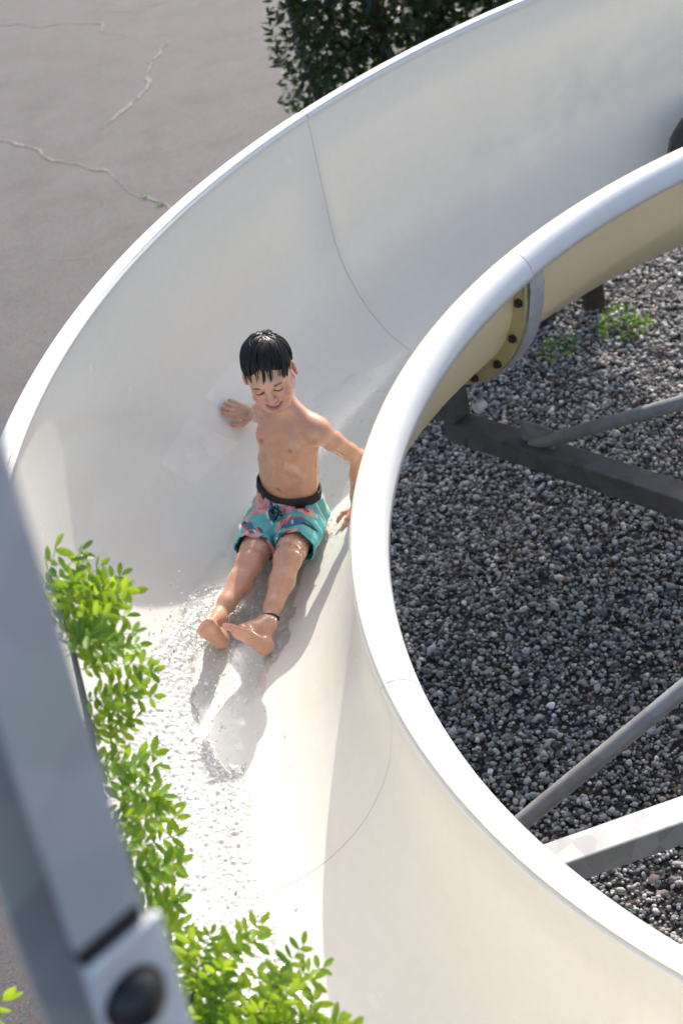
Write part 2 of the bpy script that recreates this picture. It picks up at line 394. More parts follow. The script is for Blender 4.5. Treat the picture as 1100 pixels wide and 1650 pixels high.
# ---------------------------------------------------------------- the rider: one skin surface grown from a distance field
class Field:
    def __init__(s, lo, hi, h):
        s.h = h; s.lo = np.array(lo, float); s.n = np.ceil((np.array(hi) - lo) / h).astype(int) + 1
        s.F = np.full(s.n, .05, np.float32)
        s.ax = [s.lo[i] + h * np.arange(s.n[i]) for i in range(3)]
    def region(s, lo, hi, m):
        a = np.clip(np.floor((np.array(lo) - m - s.lo) / s.h).astype(int), 0, s.n); b_ = np.clip(np.ceil((np.array(hi) + m - s.lo) / s.h).astype(int) + 1, 0, s.n)
        sl = tuple(slice(x, y) for x, y in zip(a, b_))
        return sl, np.stack(np.meshgrid(*[s.ax[i][sl[i]] for i in range(3)], indexing='ij'), -1)
    def join(s, sl, d, k, sub=False):
        F = s.F[sl]; d = d.astype(np.float32)
        if F.size == 0: return
        if sub:
            d = -d; h = np.maximum(k - np.abs(F - d), 0) / k; s.F[sl] = np.maximum(F, d) + h * h * k * .25
        else:
            h = np.maximum(k - np.abs(F - d), 0) / k; s.F[sl] = np.minimum(F, d) - h * h * k * .25
    def cone(s, a, b_, ra, rb, k=.012, sub=False):
        a = np.array(a, float); b_ = np.array(b_, float); R_ = max(ra, rb)
        sl, P = s.region(np.minimum(a, b_) - R_, np.maximum(a, b_) + R_, k + .012)
        ba = b_ - a; t = np.clip(((P - a) @ ba) / (ba @ ba + 1e-12), 0, 1)
        d = np.linalg.norm(P - a - t[..., None] * ba, axis=-1) - (ra + (rb - ra) * t); s.join(sl, d, k, sub)
    def ball(s, c, r, k=.012, sub=False): s.cone(c, np.array(c) + 1e-5, r, r, k, sub)
    def ell(s, c, rad, axes=np.eye(3), k=.015, sub=False):
        c = np.array(c, float); rad = np.array(rad, float); A = np.array(axes, float)   # rows = axes
        e = np.abs(A.T * rad).sum(1); sl, P = s.region(c - e, c + e, k + .012)
        q = (P - c) @ A.T; k0 = np.linalg.norm(q / rad, axis=-1); k1 = np.linalg.norm(q / rad ** 2, axis=-1) + 1e-9
        s.join(sl, np.where(k0 < 1e-4, -rad.min(), k0 * (k0 - 1) / k1), k, sub)
    def mesh(s, relax=2):
        F = s.F; S = F < 0; n0, n1, n2 = F.shape
        cnt = np.zeros((n0 - 1, n1 - 1, n2 - 1), np.int8)
        for i in (0, 1):
            for j in (0, 1):
                for k in (0, 1): cnt += S[i:n0 - 1 + i, j:n1 - 1 + j, k:n2 - 1 + k]
        act = np.argwhere((cnt > 0) & (cnt < 8)); idx = np.full(cnt.shape, -1, np.int32); idx[tuple(act.T)] = np.arange(len(act))
        acc = np.zeros((len(act), 3)); w = np.zeros(len(act))
        cs = [(i, j, k) for i in (0, 1) for j in (0, 1) for k in (0, 1)]
        for a in cs:
            for d in range(3):
                if a[d]: continue
                b_ = list(a); b_[d] = 1
                fa = F[tuple((act + a).T)]; fb = F[tuple((act + b_).T)]; x = (fa < 0) != (fb < 0)
                t = np.where(x, fa / (fa - fb + 1e-12), 0); p = np.tile(np.array(a, float), (len(act), 1)); p[:, d] = t
                acc += p * x[:, None]; w += x
        V = s.lo + s.h * (act + acc / w[:, None]); Q = []
        for d in range(3):
            e = [0, 0, 0]; e[d] = 1; sl0 = tuple(slice(0, n_ - q) for n_, q in zip(F.shape, e)); sl1 = tuple(slice(q, None) for q in e)
            X = np.argwhere(S[sl0] != S[sl1]); u_, v_ = [(1, 2), (2, 0), (0, 1)][d]
            X = X[(X[:, u_] > 0) & (X[:, v_] > 0) & (X[:, u_] < F.shape[u_] - 1) & (X[:, v_] < F.shape[v_] - 1)]
            inside = S[tuple(X.T)]; o_ = []
            for du, dv in ((1, 1), (0, 1), (0, 0), (1, 0)):
                y = X.copy(); y[:, u_] -= du; y[:, v_] -= dv; o_.append(idx[tuple(y.T)])
            q = np.stack(o_, 1); q[~inside] = q[~inside][:, ::-1]; Q.append(q)
        Q = np.concatenate(Q)
        for _ in range(relax):
            A = np.zeros_like(V); c = np.zeros(len(V))
            for i in range(4):
                np.add.at(A, Q[:, i], V[Q[:, (i + 1) % 4]] + V[Q[:, (i + 3) % 4]]); np.add.at(c, Q[:, i], 2)
            V = V * .5 + .5 * A / c[:, None]
        return V, Q
def unit(v): v = np.array(v, float); return v / np.linalg.norm(v)
def vcol(o, C):
    a = o.data.color_attributes.new('Col', 'FLOAT_COLOR', 'POINT'); a.data.foreach_set('color', np.c_[C, np.ones(len(C))].astype(np.float32).ravel())

PEL = np.array([-2.077, 1.106, .832]); NB = np.array([-2.005, 1.111, 1.177]); HEAD = np.array([-2.031, 1.082, 1.343])
FW = unit([-.497, -.865, -.062]); LF = unit([.867, -.498, 0]); UP = np.array([0, 0, 1.])
CHF = unit([-.66, -.75, 0]); CHL = unit([.75, -.66, 0]); AXT = unit(NB - PEL)
CHF = unit(CHF - AXT * (CHF @ AXT)); CHL = unit(np.cross(AXT, -CHF) * 1.0) if False else unit(CHL - AXT * (CHL @ AXT))
PAX = np.array([LF, FW, np.cross(LF, FW) * -1]); CAX = np.array([CHL, CHF, AXT])
HIP_L, HIP_R = PEL + LF * .058 - UP * .012, PEL - LF * .058 - UP * .012
KN_R, KN_L = np.array([-2.228, .872, .822]), np.array([-2.109, .824, .836])
AN_R, AN_L = np.array([-2.354, .692, .775]), np.array([-2.209, .616, .766])
HE_R, HE_L = np.array([-2.358, .625, .735]), np.array([-2.232, .556, .727])
TO_R, TO_L = np.array([-2.392, .540, .880]), np.array([-2.320, .528, .862])
SH_L, SH_R = NB + CHL * .117 - AXT * .032, NB - CHL * .106 - AXT * .032 - CHF * .02
EL_L, WR_L = np.array([-1.823, 1.092, .964]), np.array([-1.868, 1.065, .800])
EL_R, WR_R = np.array([-2.105, 1.395, 1.035]), np.array([-2.128, 1.560, .936])

# head frame
yaw = math.radians(9); fh = np.array([-math.sin(yaw), -math.cos(yaw), 0]); lh = np.array([math.cos(yaw), -math.sin(yaw), 0])
pitch = math.radians(10); HF = fh * math.cos(pitch) - UP * math.sin(pitch); HU = UP * math.cos(pitch) + fh * math.sin(pitch)
roll = math.radians(4); HL = lh * math.cos(roll) + HU * math.sin(roll); HU = unit(np.cross(HF, HL))
HAX = np.array([HL, HF, HU])
def hp(x, y, z): return HEAD + HL * x + HF * y + HU * z

def limb(Fd, pts, rads, k):
    for a, b_, ra, rb in zip(pts[:-1], pts[1:], rads[:-1], rads[1:]): Fd.cone(a, b_, ra, rb, k)
def lerp(a, b_, t): return np.array(a) * (1 - t) + np.array(b_) * t

def hand(Fd, wrist, d, nrm, thumb, curl, spread=.16, sc=1.0):
    """palm with five fingers; d = finger direction, nrm = back of the hand, thumb = side of the thumb"""
    d, nrm = unit(d), unit(nrm); nrm = unit(nrm - d * (d @ nrm)); th = unit(thumb - d * (d @ thumb) - nrm * (nrm @ thumb))
    base = wrist + d * .012
    for q, w in ((.020, .018), (.038, .022), (.052, .024)):
        for s_ in (-.8, 0, .8): Fd.ball(wrist + d * q * sc + th * s_ * w * sc * .8, .0115 * sc, .008)
    tips = []
    for i, (off, ln) in enumerate(((.021, .046), (.007, .052), (-.007, .048), (-.020, .038))):
        p = wrist + d * .056 * sc + th * off * sc; a = off / .02 * spread; dd = unit(d + th * a); r = .0068 * sc
        for s_ in range(3):
            L = ln * sc * (.45, .32, .25)[s_]; c = curl * (s_ + .6) * .5
            q = p + (dd * math.cos(c) - nrm * math.sin(c)) * L; Fd.cone(p, q, r, r * .93, .0045); p = q; r *= .93
        tips.append(p)
    p = wrist + d * .016 * sc + th * .018 * sc
    for L, a, c, r in ((.024, .75, .1, .0095), (.020, .35, .2, .0080), (.016, .2, .3, .0072)):
        q = p + unit(d * (1.2 - a) + th * a - nrm * c) * L * sc; Fd.cone(p, q, r * sc, r * sc * .92, .005); p = q
    tips.append(p); return tips

def foot(Fd, ank, heel, toe, sole, med):
    """sole = direction the sole faces, med = towards the big toe side"""
    L = unit(toe - heel); so = unit(sole - L * (sole @ L)); me_ = unit(med - L * (med @ L) - so * (med @ so)); ln = np.linalg.norm(toe - heel)
    hc = heel - so * .006
    Fd.cone(ank, hc + L * .012, .024, .024, .016); Fd.ball(hc, .0235, .014)
    Fd.cone(ank + L * .01, hc + L * ln * .60 - so * .012, .023, .017, .018)
    Fd.cone(hc, hc + L * ln * .62 + me_ * .016, .020, .0185, .014); Fd.cone(hc, hc + L * ln * .56 - me_ * .017, .020, .0165, .014)
    tips = []
    for i, (off, st, l_, r) in enumerate(((.0215, .66, .038, .0105), (.0075, .69, .036, .0078), (-.0035, .66, .033, .0072), (-.0140, .62, .029, .0068), (-.0235, .57, .025, .0064))):
        p = hc + L * ln * st + me_ * off - so * .002; q = p + L * l_ * .55 - so * .002; e = q + L * l_ * .5 + so * .004
        Fd.cone(p, q, r * 1.1, r, .006); Fd.cone(q, e, r, r * .96, .003); tips.append(e)
    return tips

FH = .0028
Fd = Field((-2.50, .44, .66), (-1.74, 1.72, 1.48), FH)
# trunk
Fd.ell(PEL + UP * .01, (.104, .068, .075), PAX, .02)
for s_ in (-1, 1): Fd.ell(PEL + LF * .045 * s_ - FW * .03 - UP * .03, (.052, .052, .05), PAX, .02)
Fd.ell(lerp(PEL, NB, .30), (.103, .066, .095), CAX, .04)
Fd.ell(lerp(PEL, NB, .52) + CHF * .002, (.103, .066, .09), CAX, .04)
Fd.ell(lerp(PEL, NB, .74), (.106, .070, .085), CAX, .035)
limb(Fd, [lerp(SH_R, NB, .25), NB - AXT * .045, lerp(SH_L, NB, .25)], [.040, .046, .040], .03)
for s_ in (-1, 1): Fd.ell(lerp(PEL, NB, .77) + CHL * .043 * s_ + CHF * .042, (.042, .020, .036), CAX, .03)
Fd.cone(NB - AXT * .03, hp(0, -.022, -.06), .040, .037, .02)
for q in (SH_L, SH_R): Fd.cone(lerp(NB, hp(0, -.03, -.06), .5), lerp(q, NB, .12) + AXT * .002, .024, .030, .022)
# arms
def arm_(S_, E_, W_, k0):
    Fd.ball(S_, .038, .03); limb(Fd, [S_, lerp(S_, E_, .35), lerp(S_, E_, .75), E_], [.034, .031, .027, .0265], .012)
    Fd.ball(E_, .0265, .012); limb(Fd, [E_, lerp(E_, W_, .3), lerp(E_, W_, .75), W_], [.026, .0265, .0205, .0175], .012)
arm_(SH_L, EL_L, WR_L, 0); arm_(SH_R, EL_R, WR_R, 0)
TIPS = hand(Fd, WR_R, [-.105, .004, .075], [.30, -.75, .58], [-.3, -.25, -.9], .10, .07, 1.06)
TIPS += hand(Fd, WR_L, [-.045, -.10, -.022], [.25, .05, .9], [-.9, .3, -.05], .75, .12, .95)
# legs
for H_, K_, A_, out_ in ((HIP_R, KN_R, AN_R, -1), (HIP_L, KN_L, AN_L, 1)):
    limb(Fd, [H_, lerp(H_, K_, .4), lerp(H_, K_, .8), K_], [.062, .055, .046, .042], .016)
    Fd.ball(K_ + UP * .006 + FW * .004, .039, .014)
    calf = lerp(K_, A_, .32) - UP * .008
    limb(Fd, [K_, calf, lerp(K_, A_, .72), A_], [.039, .0385, .027, .0225], .016)
    Fd.ball(A_ + LF * .014, .017, .012); Fd.ball(A_ - LF * .014, .017, .012)
TOES = foot(Fd, AN_R, HE_R, TO_R, np.array([.12, -.80, -.30]), LF) + foot(Fd, AN_L, HE_L, TO_L, np.array([-.45, -.72, -.40]), -LF * .8 + UP * .35)
# head
Fd.ell(hp(0, -.014, .030), (.0735, .090, .078), HAX, .02)
Fd.ell(hp(0, .028, -.020), (.0625, .056, .074), HAX, .025)
Fd.ell(hp(0, .050, -.082), (.030, .026, .024), HAX, .03)
for s_ in (-1, 1):
    Fd.ell(hp(.036 * s_, .056, -.040), (.024, .024, .026), HAX, .02)
    Fd.cone(hp(.052 * s_, .0, -.045), hp(.022 * s_, .055, -.085), .018, .016, .025)
Fd.ell(hp(0, .070, .022), (.046, .017, .012), HAX, .02)
for s_ in (-1, 1):
    Fd.ball(hp(.0305 * s_, .101, -.002), .0165, .014, True); Fd.ell(hp(.0305 * s_, .0765, -.003), (.0155, .0125, .0125), HAX, .004)
    Fd.cone(hp(.045 * s_, .076, .0165), hp(.014 * s_, .087, .0145), .0055, .0065, .008)
Fd.cone(hp(0, .084, .006), hp(0, .1005, -.028), .0070, .0105, .012); Fd.ball(hp(0, .1035, -.0315), .0098, .006)
for s_ in (-1, 1): Fd.ball(hp(.0115 * s_, .0935, -.034), .0072, .006)
def smile(t, dz=0, dy=0): return hp(.0300 * t, .0890 - .022 * t * t + dy, -.0615 + .0110 * t * t + dz)
T9 = np.linspace(-1, 1, 9)
for a, b_ in zip(T9[:-1], T9[1:]):
    Fd.cone(smile(a, .006, .0015), smile(b_, .006, .0015), .0055, .0055, .005); Fd.cone(smile(a * .93, -.0085, .001), smile(b_ * .93, -.0085, .001), .0062, .0062, .005)
for a, b_ in zip(T9[:-1], T9[1:]):
    r = lambda t: .0074 * (1 - .75 * t * t) + .0012
    Fd.cone(smile(a * .95, -.001, .008), smile(b_ * .95, -.001, .008), r(a), r(b_), .002, True)
for s_ in (-1, 1):
    c = hp(.0745 * s_, -.010, -.010); ea = np.array([unit(HL * s_ * .88 - HF * .48), unit(HF * .88 + HL * s_ * .48), HU])
    Fd.ell(c + HL * s_ * .0015, (.0065, .0165, .0275), ea, .006); Fd.ell(c + HL * s_ * .013 + HF * .003, (.006, .009, .016), ea, .004, True)
for s_ in (-1, 1):            # collar bones, lower rib edge, belly line
    Fd.cone(NB - AXT * .030 + CHF * .040 + CHL * .012 * s_, NB - AXT * .016 + CHF * .030 + CHL * .082 * s_, .0075, .006, .010)
    Fd.cone(lerp(PEL, NB, .56) + CHF * .0585 + CHL * .030 * s_, lerp(PEL, NB, .50) + CHF * .040 + CHL * .074 * s_, .009, .010, .022)
Fd.cone(lerp(PEL, NB, .36) + CHF * .0765, lerp(PEL, NB, .66) + CHF * .0795, .0055, .0055, .012, True)
# navel
nv = lerp(PEL, NB, .235) + CHF * .075 + np.array([0, 0, 0])
Fd.ball(lerp(PEL, NB, .30) + unit(CHF * .8 + FW * .4) * .072, .007, .010, True)
BV, BQ = Fd.mesh(2)
skin = np.tile([.62, .33, .205], (len(BV), 1))
def paint(C, p, r, col, a=1.0, soft=.5, axes=None, V=None):
    d = ((BV if V is None else V) - np.array(p))
    q = np.linalg.norm(d / r, axis=1) if axes is None else np.linalg.norm((d @ np.array(axes).T) / np.array(r), axis=1)
    w = np.clip((1 - q) / soft, 0, 1) * a; C[:] = C * (1 - w[:, None]) + np.array(col) * w[:, None]
nv_ = fbm(BV * 22, 3, 4)[:, None]; skin *= .90 + .20 * nv_; skin *= 1 + (fbm(BV * 9, 3, 14)[:, None] - .45) * np.array([.10, .22, .26])
LIP, PINK = (.58, .21, .16), (.60, .24, .19)
for s_ in (-1, 1):
    paint(skin, hp(.040 * s_, .072, -.036), .030, (.60, .235, .175), .75, .9)
    paint(skin, hp(.078 * s_, -.006, -.010), (.018, .024, .032), (.58, .20, .14), .75, .6, HAX)
paint(skin, hp(0, .108, -.032), .016, (.58, .27, .19), .6, .9)
for a in np.linspace(-1, 1, 15):
    paint(skin, smile(a * .95, .0055, .004), .0058, LIP, .55, .6); paint(skin, smile(a * .9, -.009, .004), .0070, (.58, .19, .16), .9, .6)
for a in np.linspace(-.85, .85, 13):
    paint(skin, smile(a, -.0015, -.003), .0070, (.10, .014, .010), 1, .3)
for a in np.linspace(-.6, .6, 9): paint(skin, smile(a, .0026, -.003), .0042, (.62, .58, .52), .9, .4)
for s_ in (-1, 1):
    for a in np.linspace(-1, 1, 9):    # lowered lashes and brows
        paint(skin, hp(.0305 * s_ + .0135 * a, .088 - .004 * a * a, -.0075 + .0022 * a * a), .0052, (.015, .009, .008), 1, .4)
        paint(skin, hp(.0300 * s_ + .0165 * a, .088 - .006 * a * a * (1 if a * s_ > 0 else .3), .0165 - .003 * a * a), .0058, (.05, .025, .016), .95, .6)
    paint(skin, hp(.0305 * s_, .092, .004), (.017, .02, .008), (.42, .21, .14), .6, .8, HAX)
    paint(skin, lerp(PEL, NB, .745) + CHL * .055 * s_ + CHF * .070, .0125, (.33, .145, .10), .9, .6)
paint(skin, lerp(PEL, NB, .30) + unit(CHF * .8 + FW * .4) * .068, .010, (.30, .13, .085), .8, .8)
for t_ in TIPS: paint(skin, t_, .020, (.58, .25, .20), .6, .9)
for t_ in TOES: paint(skin, t_, .015, (.66, .30, .24), .7, .9)
for he, to, so in ((HE_R, TO_R, np.array([.12, -.80, -.30])), (HE_L, TO_L, np.array([-.45, -.72, -.40]))):
    so = unit(so)
    for t_ in np.linspace(0, .8, 7): paint(skin, lerp(he, to, t_) + so * .022, .030, (.70, .37, .27), .6, .8)
    paint(skin, he + so * .012, .026, (.72, .33, .24), .7, .8)
for kk in (KN_L, KN_R): paint(skin, kk + UP * .04, .035, (.46, .22, .15), .5, .9)
m, n, l, b, out = mat('wet_skin')
at_ = n.new('ShaderNodeVertexColor'); at_.layer_name = 'Col'
c = mixc(n, l, .18, at_.outputs[0], ramp(n, l, noise(n, l, 70, 4), [(.3, (.78, .74, .72)), (.7, (1.1, 1.08, 1.08))]), 'MULTIPLY')
l.new(c, b.inputs['Base Color'])
b.inputs['Subsurface Weight'].default_value = .18; b.inputs['Subsurface Radius'].default_value = (.012, .005, .003); b.inputs['Subsurface Scale'].default_value = .6
l.new(ramp(n, l, noise(n, l, 26, 4), [(.35, (.16, .16, .16)), (.65, (.40, .40, .40))]), b.inputs['Roughness'])
vd = n.new('ShaderNodeTexVoronoi'); vd.inputs['Scale'].default_value = 85; tcx = n.new('ShaderNodeTexCoord'); l.new(tcx.outputs['Object'], vd.inputs['Vector'])
drop = ramp(n, l, vd.outputs['Distance'], [(.10, (1, 1, 1)), (.24, (0, 0, 0))])
bump(n, l, drop, .05, .002, b)
M_SKIN = m; b.inputs['Coat Weight'].default_value = .45; b.inputs['Coat Roughness'].default_value = .14
boy = new_obj('person', BV, BQ, M_SKIN); vcol(boy, skin)
tag(boy, 'barefoot child in teal printed swim shorts sliding down the trough, one hand on the wall', 'person')

ups = np.random.default_rng(3).choice(len(BV), 420, replace=False)
bm_ = bmesh.new(); bmesh.ops.create_icosphere(bm_, subdivisions=1, radius=1); dv = np.array([p.co[:] for p in bm_.verts]); df = np.array([[q.index for q in p.verts] for p in bm_.faces]); bm_.free()
dr = np.random.default_rng(4).lognormal(math.log(.0011), .4, len(ups)).clip(.0006, .0024)
DV = (dv[None] * dr[:, None, None] + BV[ups][:, None]).reshape(-1, 3); DF = (df[None] + (np.arange(len(ups)) * len(dv))[:, None, None]).reshape(-1, 3)
m, n, l, b, out = mat('skin_droplets'); gl = n.new('ShaderNodeBsdfGlossy'); gl.inputs['Roughness'].default_value = .03; tr = n.new('ShaderNodeBsdfTransparent'); fr = n.new('ShaderNodeFresnel'); fr.inputs[0].default_value = 1.5
mx = n.new('ShaderNodeMixShader'); l.new(fr.outputs[0], mx.inputs[0]); l.new(tr.outputs[0], mx.inputs[1]); l.new(gl.outputs[0], mx.inputs[2]); l.new(mx.outputs[0], out.inputs[0])
tag(new_obj('water_droplets', DV, DF, m, boy), kind='stuff')

# ---- hair: cap plus wet locks combed down over the forehead
Hf = Field(HEAD - .15, HEAD + .15, .003)
Hf.ell(hp(0, -.016, .033), (.0755, .0915, .0790), HAX, .01)
Hf.ell(hp(0, .114, .002), (.060, .084, .074), HAX, .008, True)
Hf.ell(hp(0, .095, -.075), (.080, .085, .080), HAX, .010, True)
for s_ in (-1, 1): Hf.ell(hp(.085 * s_, .012, -.030), (.026, .026, .036), HAX, .01, True)
Hf.ell(hp(0, -.03, -.10), (.12, .12, .058), HAX, .012, True)
HV, HQ = Hf.mesh(1)
mb = MB(); rs = random.Random(11)
EC, ER = np.array([0, -.016, .033]), np.array([.0750, .0915, .0790])
cr0 = unit(np.array([.012, -.045, .10]))
def lock(az, reach, rad, conv=0.0, lift=0.0):
    # from the crown outwards and down along the skull
    dirv = np.array([math.sin(az), math.cos(az), 0]); dirv = unit(dirv - cr0 * (dirv @ cr0)); pts = []; rr = []; wav = rs.uniform(-.05, .05)
    for i in range(11):
        t = i / 10; a = t * reach; az_sh = conv * t * t + wav * math.sin(t * 5)
        side = np.cross(cr0, dirv); dv = unit(dirv * math.cos(az_sh) + side * math.sin(az_sh))
        q = cr0 * math.cos(a) + dv * math.sin(a); q = q / np.linalg.norm(q / ER)
        q = q * (1 + lift * .03 * math.sin(min(1, t * 1.5) * 1.57)) + EC
        if q[1] > .03 and q[2] < .055: q[1] += .010 * min(1, (.055 - q[2]) / .03)
        pts.append(hp(*q)); rr.append(rad * (.6 + .6 * math.sin(min(1, t * 1.3) * 1.57)) * (1 - t ** 3) + .0005)
    mb.tube(pts, rr, 5)
for i in range(104):          # wet clumps: each gathers a few strands towards one tip
    az = -math.pi + 2 * math.pi * (i + rs.random()) / 104; fr = abs(az)
    if fr < .70: reach = rs.uniform(.7, 1.38)
    elif fr < 1.05: reach = rs.uniform(1.45, 1.95)
    elif fr < 1.95: reach = rs.uniform(1.3, 1.72)
    else: reach = rs.uniform(1.5, 2.1)
    bend_ = rs.uniform(-.25, .25); lf = rs.uniform(.2, 2.4)
    for k in range(9):
        off = rs.uniform(-.10, .10); lock(az + off, reach * rs.uniform(.78, 1.0), rs.uniform(.0014, .0032), bend_ - off * 1.1, lf + rs.uniform(-.5, .6))
spk = [-.80, -.58, -.40, -.13, .04, .30, .52, .72, .86]
for j, sa in enumerate(spk):
    R_ = [1.98, 2.16, 1.80, 2.00, 2.34, 1.72, 1.86, 2.24, 2.10][j]; sw = [.1, .25, .1, -.1, .05, .25, .2, -.1, -.1][j]
    for i in range(12):
        off = rs.uniform(-.15, .15); lock(sa + off, R_ * rs.uniform(.78, .99) if i else R_, rs.uniform(.0016, .0034), sw - off * 1.05, rs.uniform(.5, 1.9))
for i in range(60):          # short strays that break the outline at the crown
    lock(rs.uniform(-3.1, 3.1), rs.uniform(.25, .8), rs.uniform(.0016, .0028), rs.uniform(-.8, .8), rs.uniform(1.5, 4.0))
hv = np.concatenate([HV, np.array(mb.v)]); hf = [list(map(int, q)) for q in HQ] + [[k + len(HV) for k in f_] for f_ in mb.f]
m, n, l, b, out = mat('wet_black_hair')
b.inputs['Base Color'].default_value = (.010, .008, .007, 1); b.inputs['Roughness'].default_value = .26; b.inputs['Specular IOR Level'].default_value = .35
bump(n, l, noise(n, l, 240, 3), .3, .002, b)
hair = new_obj('hair', hv, hf, m, boy); hair['label'] = 'short wet black hair with spiky fringe'

# ---- swim shorts
Sf = Field(PEL - np.array([.30, .36, .16]), PEL + np.array([.22, .20, .20]), .0027)
Sf.ell(PEL + UP * .012, (.112, .077, .086), PAX, .02)
for s_ in (-1, 1): Sf.ell(PEL + LF * .045 * s_ - FW * .03 - UP * .03, (.062, .060, .055), PAX, .02)
Sf.ell(lerp(PEL, NB, .20), (.111, .075, .075), CAX, .03)
hem = .76
for H_, K_, s_ in ((HIP_R, KN_R, -1), (HIP_L, KN_L, 1)):
    limb(Sf, [H_, lerp(H_, K_, .45) + LF * .006 * s_, lerp(H_, K_, .98) + LF * .012 * s_], [.073, .066, .061], .022)
P = np.stack(np.meshgrid(*Sf.ax, indexing='ij'), -1)
loc_ = P - PEL
fold = .0030 * np.sin(95 * (loc_ @ FW) + 26 * (loc_ @ LF) + 5 * np.sin(34 * (loc_ @ LF) + 20 * loc_[..., 2])) + .0028 * np.sin(60 * (loc_ @ LF) - 34 * (loc_ @ FW) + 3 * np.sin(40 * loc_[..., 2]))
Sf.F += fold.astype(np.float32)
outer = Sf.F.copy()
zt_ = (P - (lerp(PEL, NB, .20))) @ unit(AXT + FW * .10)                      # waist cut
zt_ = np.where((P - PEL) @ FW > .080, -1.0, zt_)
hemd = np.full(outer.shape, 1e3, np.float32)
cutR = (P - lerp(HIP_R, KN_R, hem)) @ unit(KN_R - HIP_R + np.array([0, 0, -.03])); cutL = (P - lerp(HIP_L, KN_L, hem)) @ unit(KN_L - HIP_L + np.array([0, 0, -.02]))
def segd(a, b_):
    ba = b_ - a; t_ = np.clip(((P - a) @ ba) / (ba @ ba), 0, 1.3); return np.linalg.norm(P - a - t_[..., None] * ba, axis=-1)
side = segd(HIP_R, KN_R) - segd(HIP_L, KN_L)
hemd = np.where(side > 0, cutL, cutR)
fx = .004 * np.sin(70 * (loc_ @ LF))
Sf.F = np.maximum.reduce([outer, -(outer + .0062), zt_, hemd + fx]).astype(np.float32)
SV, SQ = Sf.mesh(1)
shorts_col = np.tile([.11, .46, .45], (len(SV), 1))
sn = fbm(SV * 30, 3, 21)[:, None]; shorts_col = shorts_col * (1 - np.clip((sn - .52) * 6, 0, 1)) + np.array([.20, .55, .52]) * np.clip((sn - .52) * 6, 0, 1)
def sl_(f_, l_, u_): return PEL + FW * f_ + LF * l_ + UP * u_
def sblob(f_, l_, ra, rb, ang, col, a=1.0, soft=.12):
    """print motif on the cloth; (forward, left) seat coordinates, any height"""
    d = SV - PEL; x = d @ FW - f_; y = d @ LF - l_; ca, sa = math.cos(ang), math.sin(ang)
    u_ = (x * ca + y * sa) / ra; v_ = (-x * sa + y * ca) / rb; q = np.sqrt(u_ * u_ + v_ * v_)
    w = np.clip((1 - q) / soft, 0, 1) * a; shorts_col[:] = shorts_col * (1 - w[:, None]) + np.array(col) * w[:, None]
PK, PK2, NV, BL, RD, WH, DK = (.72, .22, .23), (.80, .38, .36), (.012, .02, .05), (.02, .16, .26), (.70, .06, .06), (.80, .78, .72), (.02, .022, .03)
rp = random.Random(5)
def flower(f_, l_, s_, ang):
    for k_ in range(5):
        a = ang + k_ * 1.2566; sblob(f_ + math.cos(a) * s_ * .55, l_ + math.sin(a) * s_ * .55, s_ * .62, s_ * .40, a, PK if k_ % 2 else PK2)
    sblob(f_, l_, s_ * .2, s_ * .2, 0, NV)
def bird(f_, l_, s_, ang, c1, c2):
    ca, sa = math.cos(ang), math.sin(ang); at2 = lambda x, y: (f_ + ca * x * s_ - sa * y * s_, l_ + sa * x * s_ + ca * y * s_)
    sblob(*at2(0, -.16), s_ * 1.0, s_ * .42, ang, c2); sblob(*at2(0, .06), s_ * 1.0, s_ * .42, ang, c1)
    sblob(*at2(.95, .05), s_ * .32, s_ * .28, ang, c1); sblob(*at2(1.25, .02), s_ * .28, s_ * .12, ang, WH); sblob(*at2(1.0, .1), s_ * .10, s_ * .10, ang, NV)
    sblob(*at2(-1.15, .15), s_ * .6, s_ * .13, ang + .2, NV); sblob(*at2(-1.05, -.1), s_ * .5, s_ * .10, ang - .1, c1)
for f_, l_, s_ in ((.06, .055, .028), (.045, .005, .024), (.085, -.055, .027), (.03, -.07, .026), (.155, -.075, .020), (.13, .045, .022), (.20, .105, .024), (.075, .11, .020), (-.02, .09, .026), (.22, .02, .022), (.20, -.03, .024)):
    flower(f_, l_, s_ * 1.22, rp.uniform(0, 6))
bird(.145, .095, .040, -1.2, BL, RD); bird(.17, -.055, .030, 1.0, BL, RD); bird(.10, -.005, .028, .4, BL, WH); bird(.215, .075, .026, .5, BL, WH); bird(.02, .045, .026, 2.2, NV, PK)
for _ in range(26): sblob(rp.uniform(-.05, .26), rp.uniform(-.12, .15), rp.uniform(.010, .022), rp.uniform(.002, .005), rp.uniform(0, 3), rp.choice([NV, BL, DK, WH]), .9)
m, n, l, b, out = mat('printed_swim_cloth')
at_ = n.new('ShaderNodeVertexColor'); at_.layer_name = 'Col'; l.new(at_.outputs[0], b.inputs['Base Color'])
b.inputs['Roughness'].default_value = .55; bump(n, l, noise(n, l, 45, 5), .35, .006, b)
shorts = new_obj('swim_shorts', SV, SQ, m, boy); vcol(shorts, shorts_col); shorts['label'] = 'teal swim shorts printed with pink flowers and blue birds'
